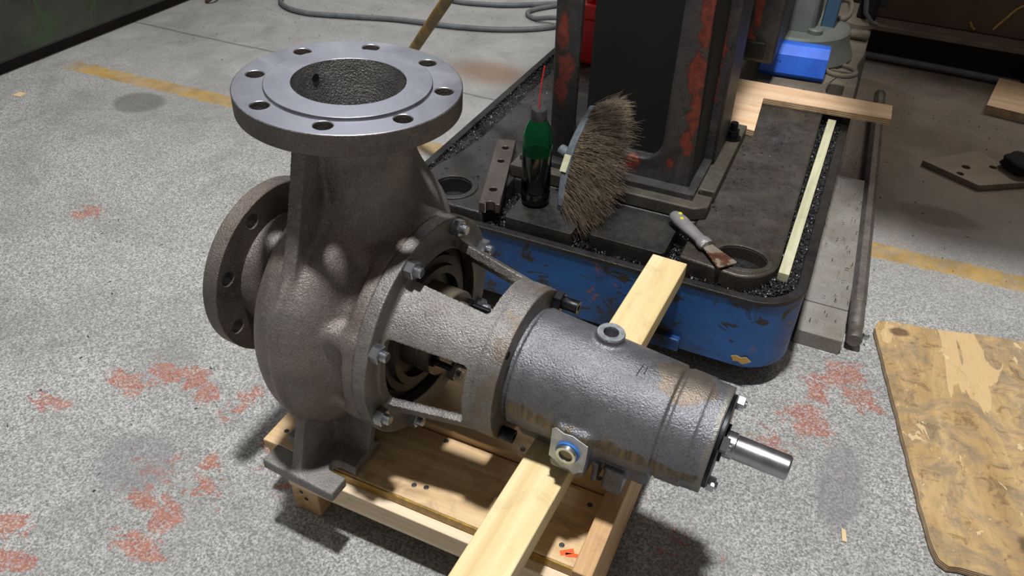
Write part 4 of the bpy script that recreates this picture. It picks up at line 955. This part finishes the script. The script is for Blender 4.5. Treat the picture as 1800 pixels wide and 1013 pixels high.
h1 = B().tube(cable, .0105, 10).obj('rubber_hose', M['hose'], None, 60); tag(h1, 'grey rubber hose making a long curve across the floor behind the top flange', 'hose'); h1.scale = (K, K, K); h1.location = (0, 0, FZ)
cable2 = smooth_path([(-1.75, 3.02, hz_), (-1.60, 2.93, hz_), (-1.45, 2.95, hz_), (-1.30, 3.02, hz_), (-1.0, 3.25, hz_)])
h2 = B().tube(cable2, .010, 10).obj('rubber_hose', M['hose'], None, 60); tag(h2, 'thin grey hose running along the top edge of the picture toward the column', 'hose'); h2.scale = (K, K, K); h2.location = (0, 0, FZ)
cable3 = smooth_path([(-.90, 3.30, hz_ + .02), (-1.08, 3.17, hz_), (-1.20, 3.05, hz_), (-1.25, 2.95, hz_), (-1.20, 2.89, hz_), (-1.09, 2.88, hz_ + .022), (-.95, 2.92, hz_ + .02), (-.85, 3.0, hz_)])
h3 = B().tube(cable3, .0095, 10).obj('rubber_hose', M['hose'], None, 60); tag(h3, 'small grey hose loop on the floor just left of the black column', 'hose'); h3.scale = (K, K, K); h3.location = (0, 0, FZ)
# stick leaning on the machine
s0 = Vector((-1.314 * K, 1.868 * K, FZ + .010)); s1 = Vector((-.535, 1.337, .872)); s1 = s1 + (s1 - s0) * .25
stick = B().tube([s0, s0.lerp(s1, .5), s1], .0135, 16).obj('broom_stick', M['handle'], None, 40); tag(stick, 'brown varnished wooden stick leaning up behind the pump flange', 'stick')
# small floor litter
def litter(name, pts, loc, mat, label, cat, rz=0, th=.003):
    o = B().prism(pts, 0, th).obj(name, mat, None, 30); at(o, (loc[0] * K, loc[1] * K, loc[2] + FZ), rz); return tag(o, label, cat)
litter('wood_chip', [(-.016, -.012), (.012, -.016), (.018, .010), (-.010, .015)], (-2.395, 1.47, .0005), M['woodchip'], 'small pale wood chip on the floor near the green machine', 'wood chip', .3)
litter('wood_chip', [(-.004, -.012), (.003, -.013), (.004, .011), (-.003, .013)], (.206, .897, .0005), M['woodchip'], 'small pale wood splinter beside the weathered plywood sheet', 'wood chip', .2)
bo_ = B().lathe([(0, 0), (.008, 0), (.008, .010), (.006, .013), (0, .013)], (0, 0, 0), 'z', 6).obj('loose_nut', M['zinc'], None, 30); at(bo_, (.196 * K, 1.425 * K, FZ)); tag(bo_, 'small shiny nut on the floor at the end of the steel bar', 'nut')
hk = B().tube(smooth_path([(-2.535, 2.50, .07), (-2.52, 2.47, .012), (-2.49, 2.44, .008), (-2.46, 2.45, .03), (-2.455, 2.47, .06)], 6), .006, 8).obj('rusty_hook', M['rust'], None, 60); hk.scale = (K, K, K); hk.location = (0, 0, FZ); tag(hk, 'bent rusty hook on the floor below the green machine', 'hook')

# ================================================================== NEIGHBOURING MACHINES
GM = empty('green_machine', (-2.8 * K, 2.0 * K, FZ), 'large grimy green machine base along the left edge', 'machine')
o = bevel(B().box(-.42, .255, -3.2, 1.2, .045, 1.3).obj('machine_panel', M['greenm'], GM, 30), .012)
B().box(-.40, .215, -3.1, 1.1, 0, .06).obj('machine_plinth', M['plinth'], GM)
BM = empty('brown_machine', (.7 * K, 3.4 * K, FZ), 'rusty brown machine panel on a steel channel in the upper right corner', 'machine')
rz = math.atan2(3.048 - 3.082, .536 - .047) + .03
BM.rotation_euler = (0, 0, rz)
pnl = bevel(B().box(-.80, .9, -.235, .30, .128, .62).obj('machine_panel', M['brownm'], BM, 30), .006)
bevel(B().box(-.80, .9, -.330, -.20, .108, .128).obj('channel_flange', M['beamtop'], BM, 30), .003)
B().box(-.80, .9, -.262, -.235, .012, .110).obj('channel_web', M['plinth'], BM)
bevel(B().box(-.80, .9, -.320, -.20, 0, .012).obj('channel_foot', M['plinth'], BM, 30), .002)
bevel(B().box(-.10, .12, -.36, -.25, 0, .075).obj('end_block', M['rust'], BM, 30), .004)
B().tube(smooth_path([(-.75, -.345, .018), (-.4, -.350, .018), (-.12, -.36, .016)], 8), .013, 12).obj('floor_pipe', M['hose'], BM, 60)
def mark(pts, r): return B().tube(smooth_path(pts, 6), .004, 6, rs=None).obj('paint_scrape', M['yellowmark'], pnl)
mark([(-.255, -.2355, .150), (-.235, -.2355, .185), (-.205, -.2355, .235), (-.165, -.2355, .262)], .005)
mark([(-.335, -.2355, .165), (-.325, -.2355, .150), (-.312, -.2355, .140)], .004)
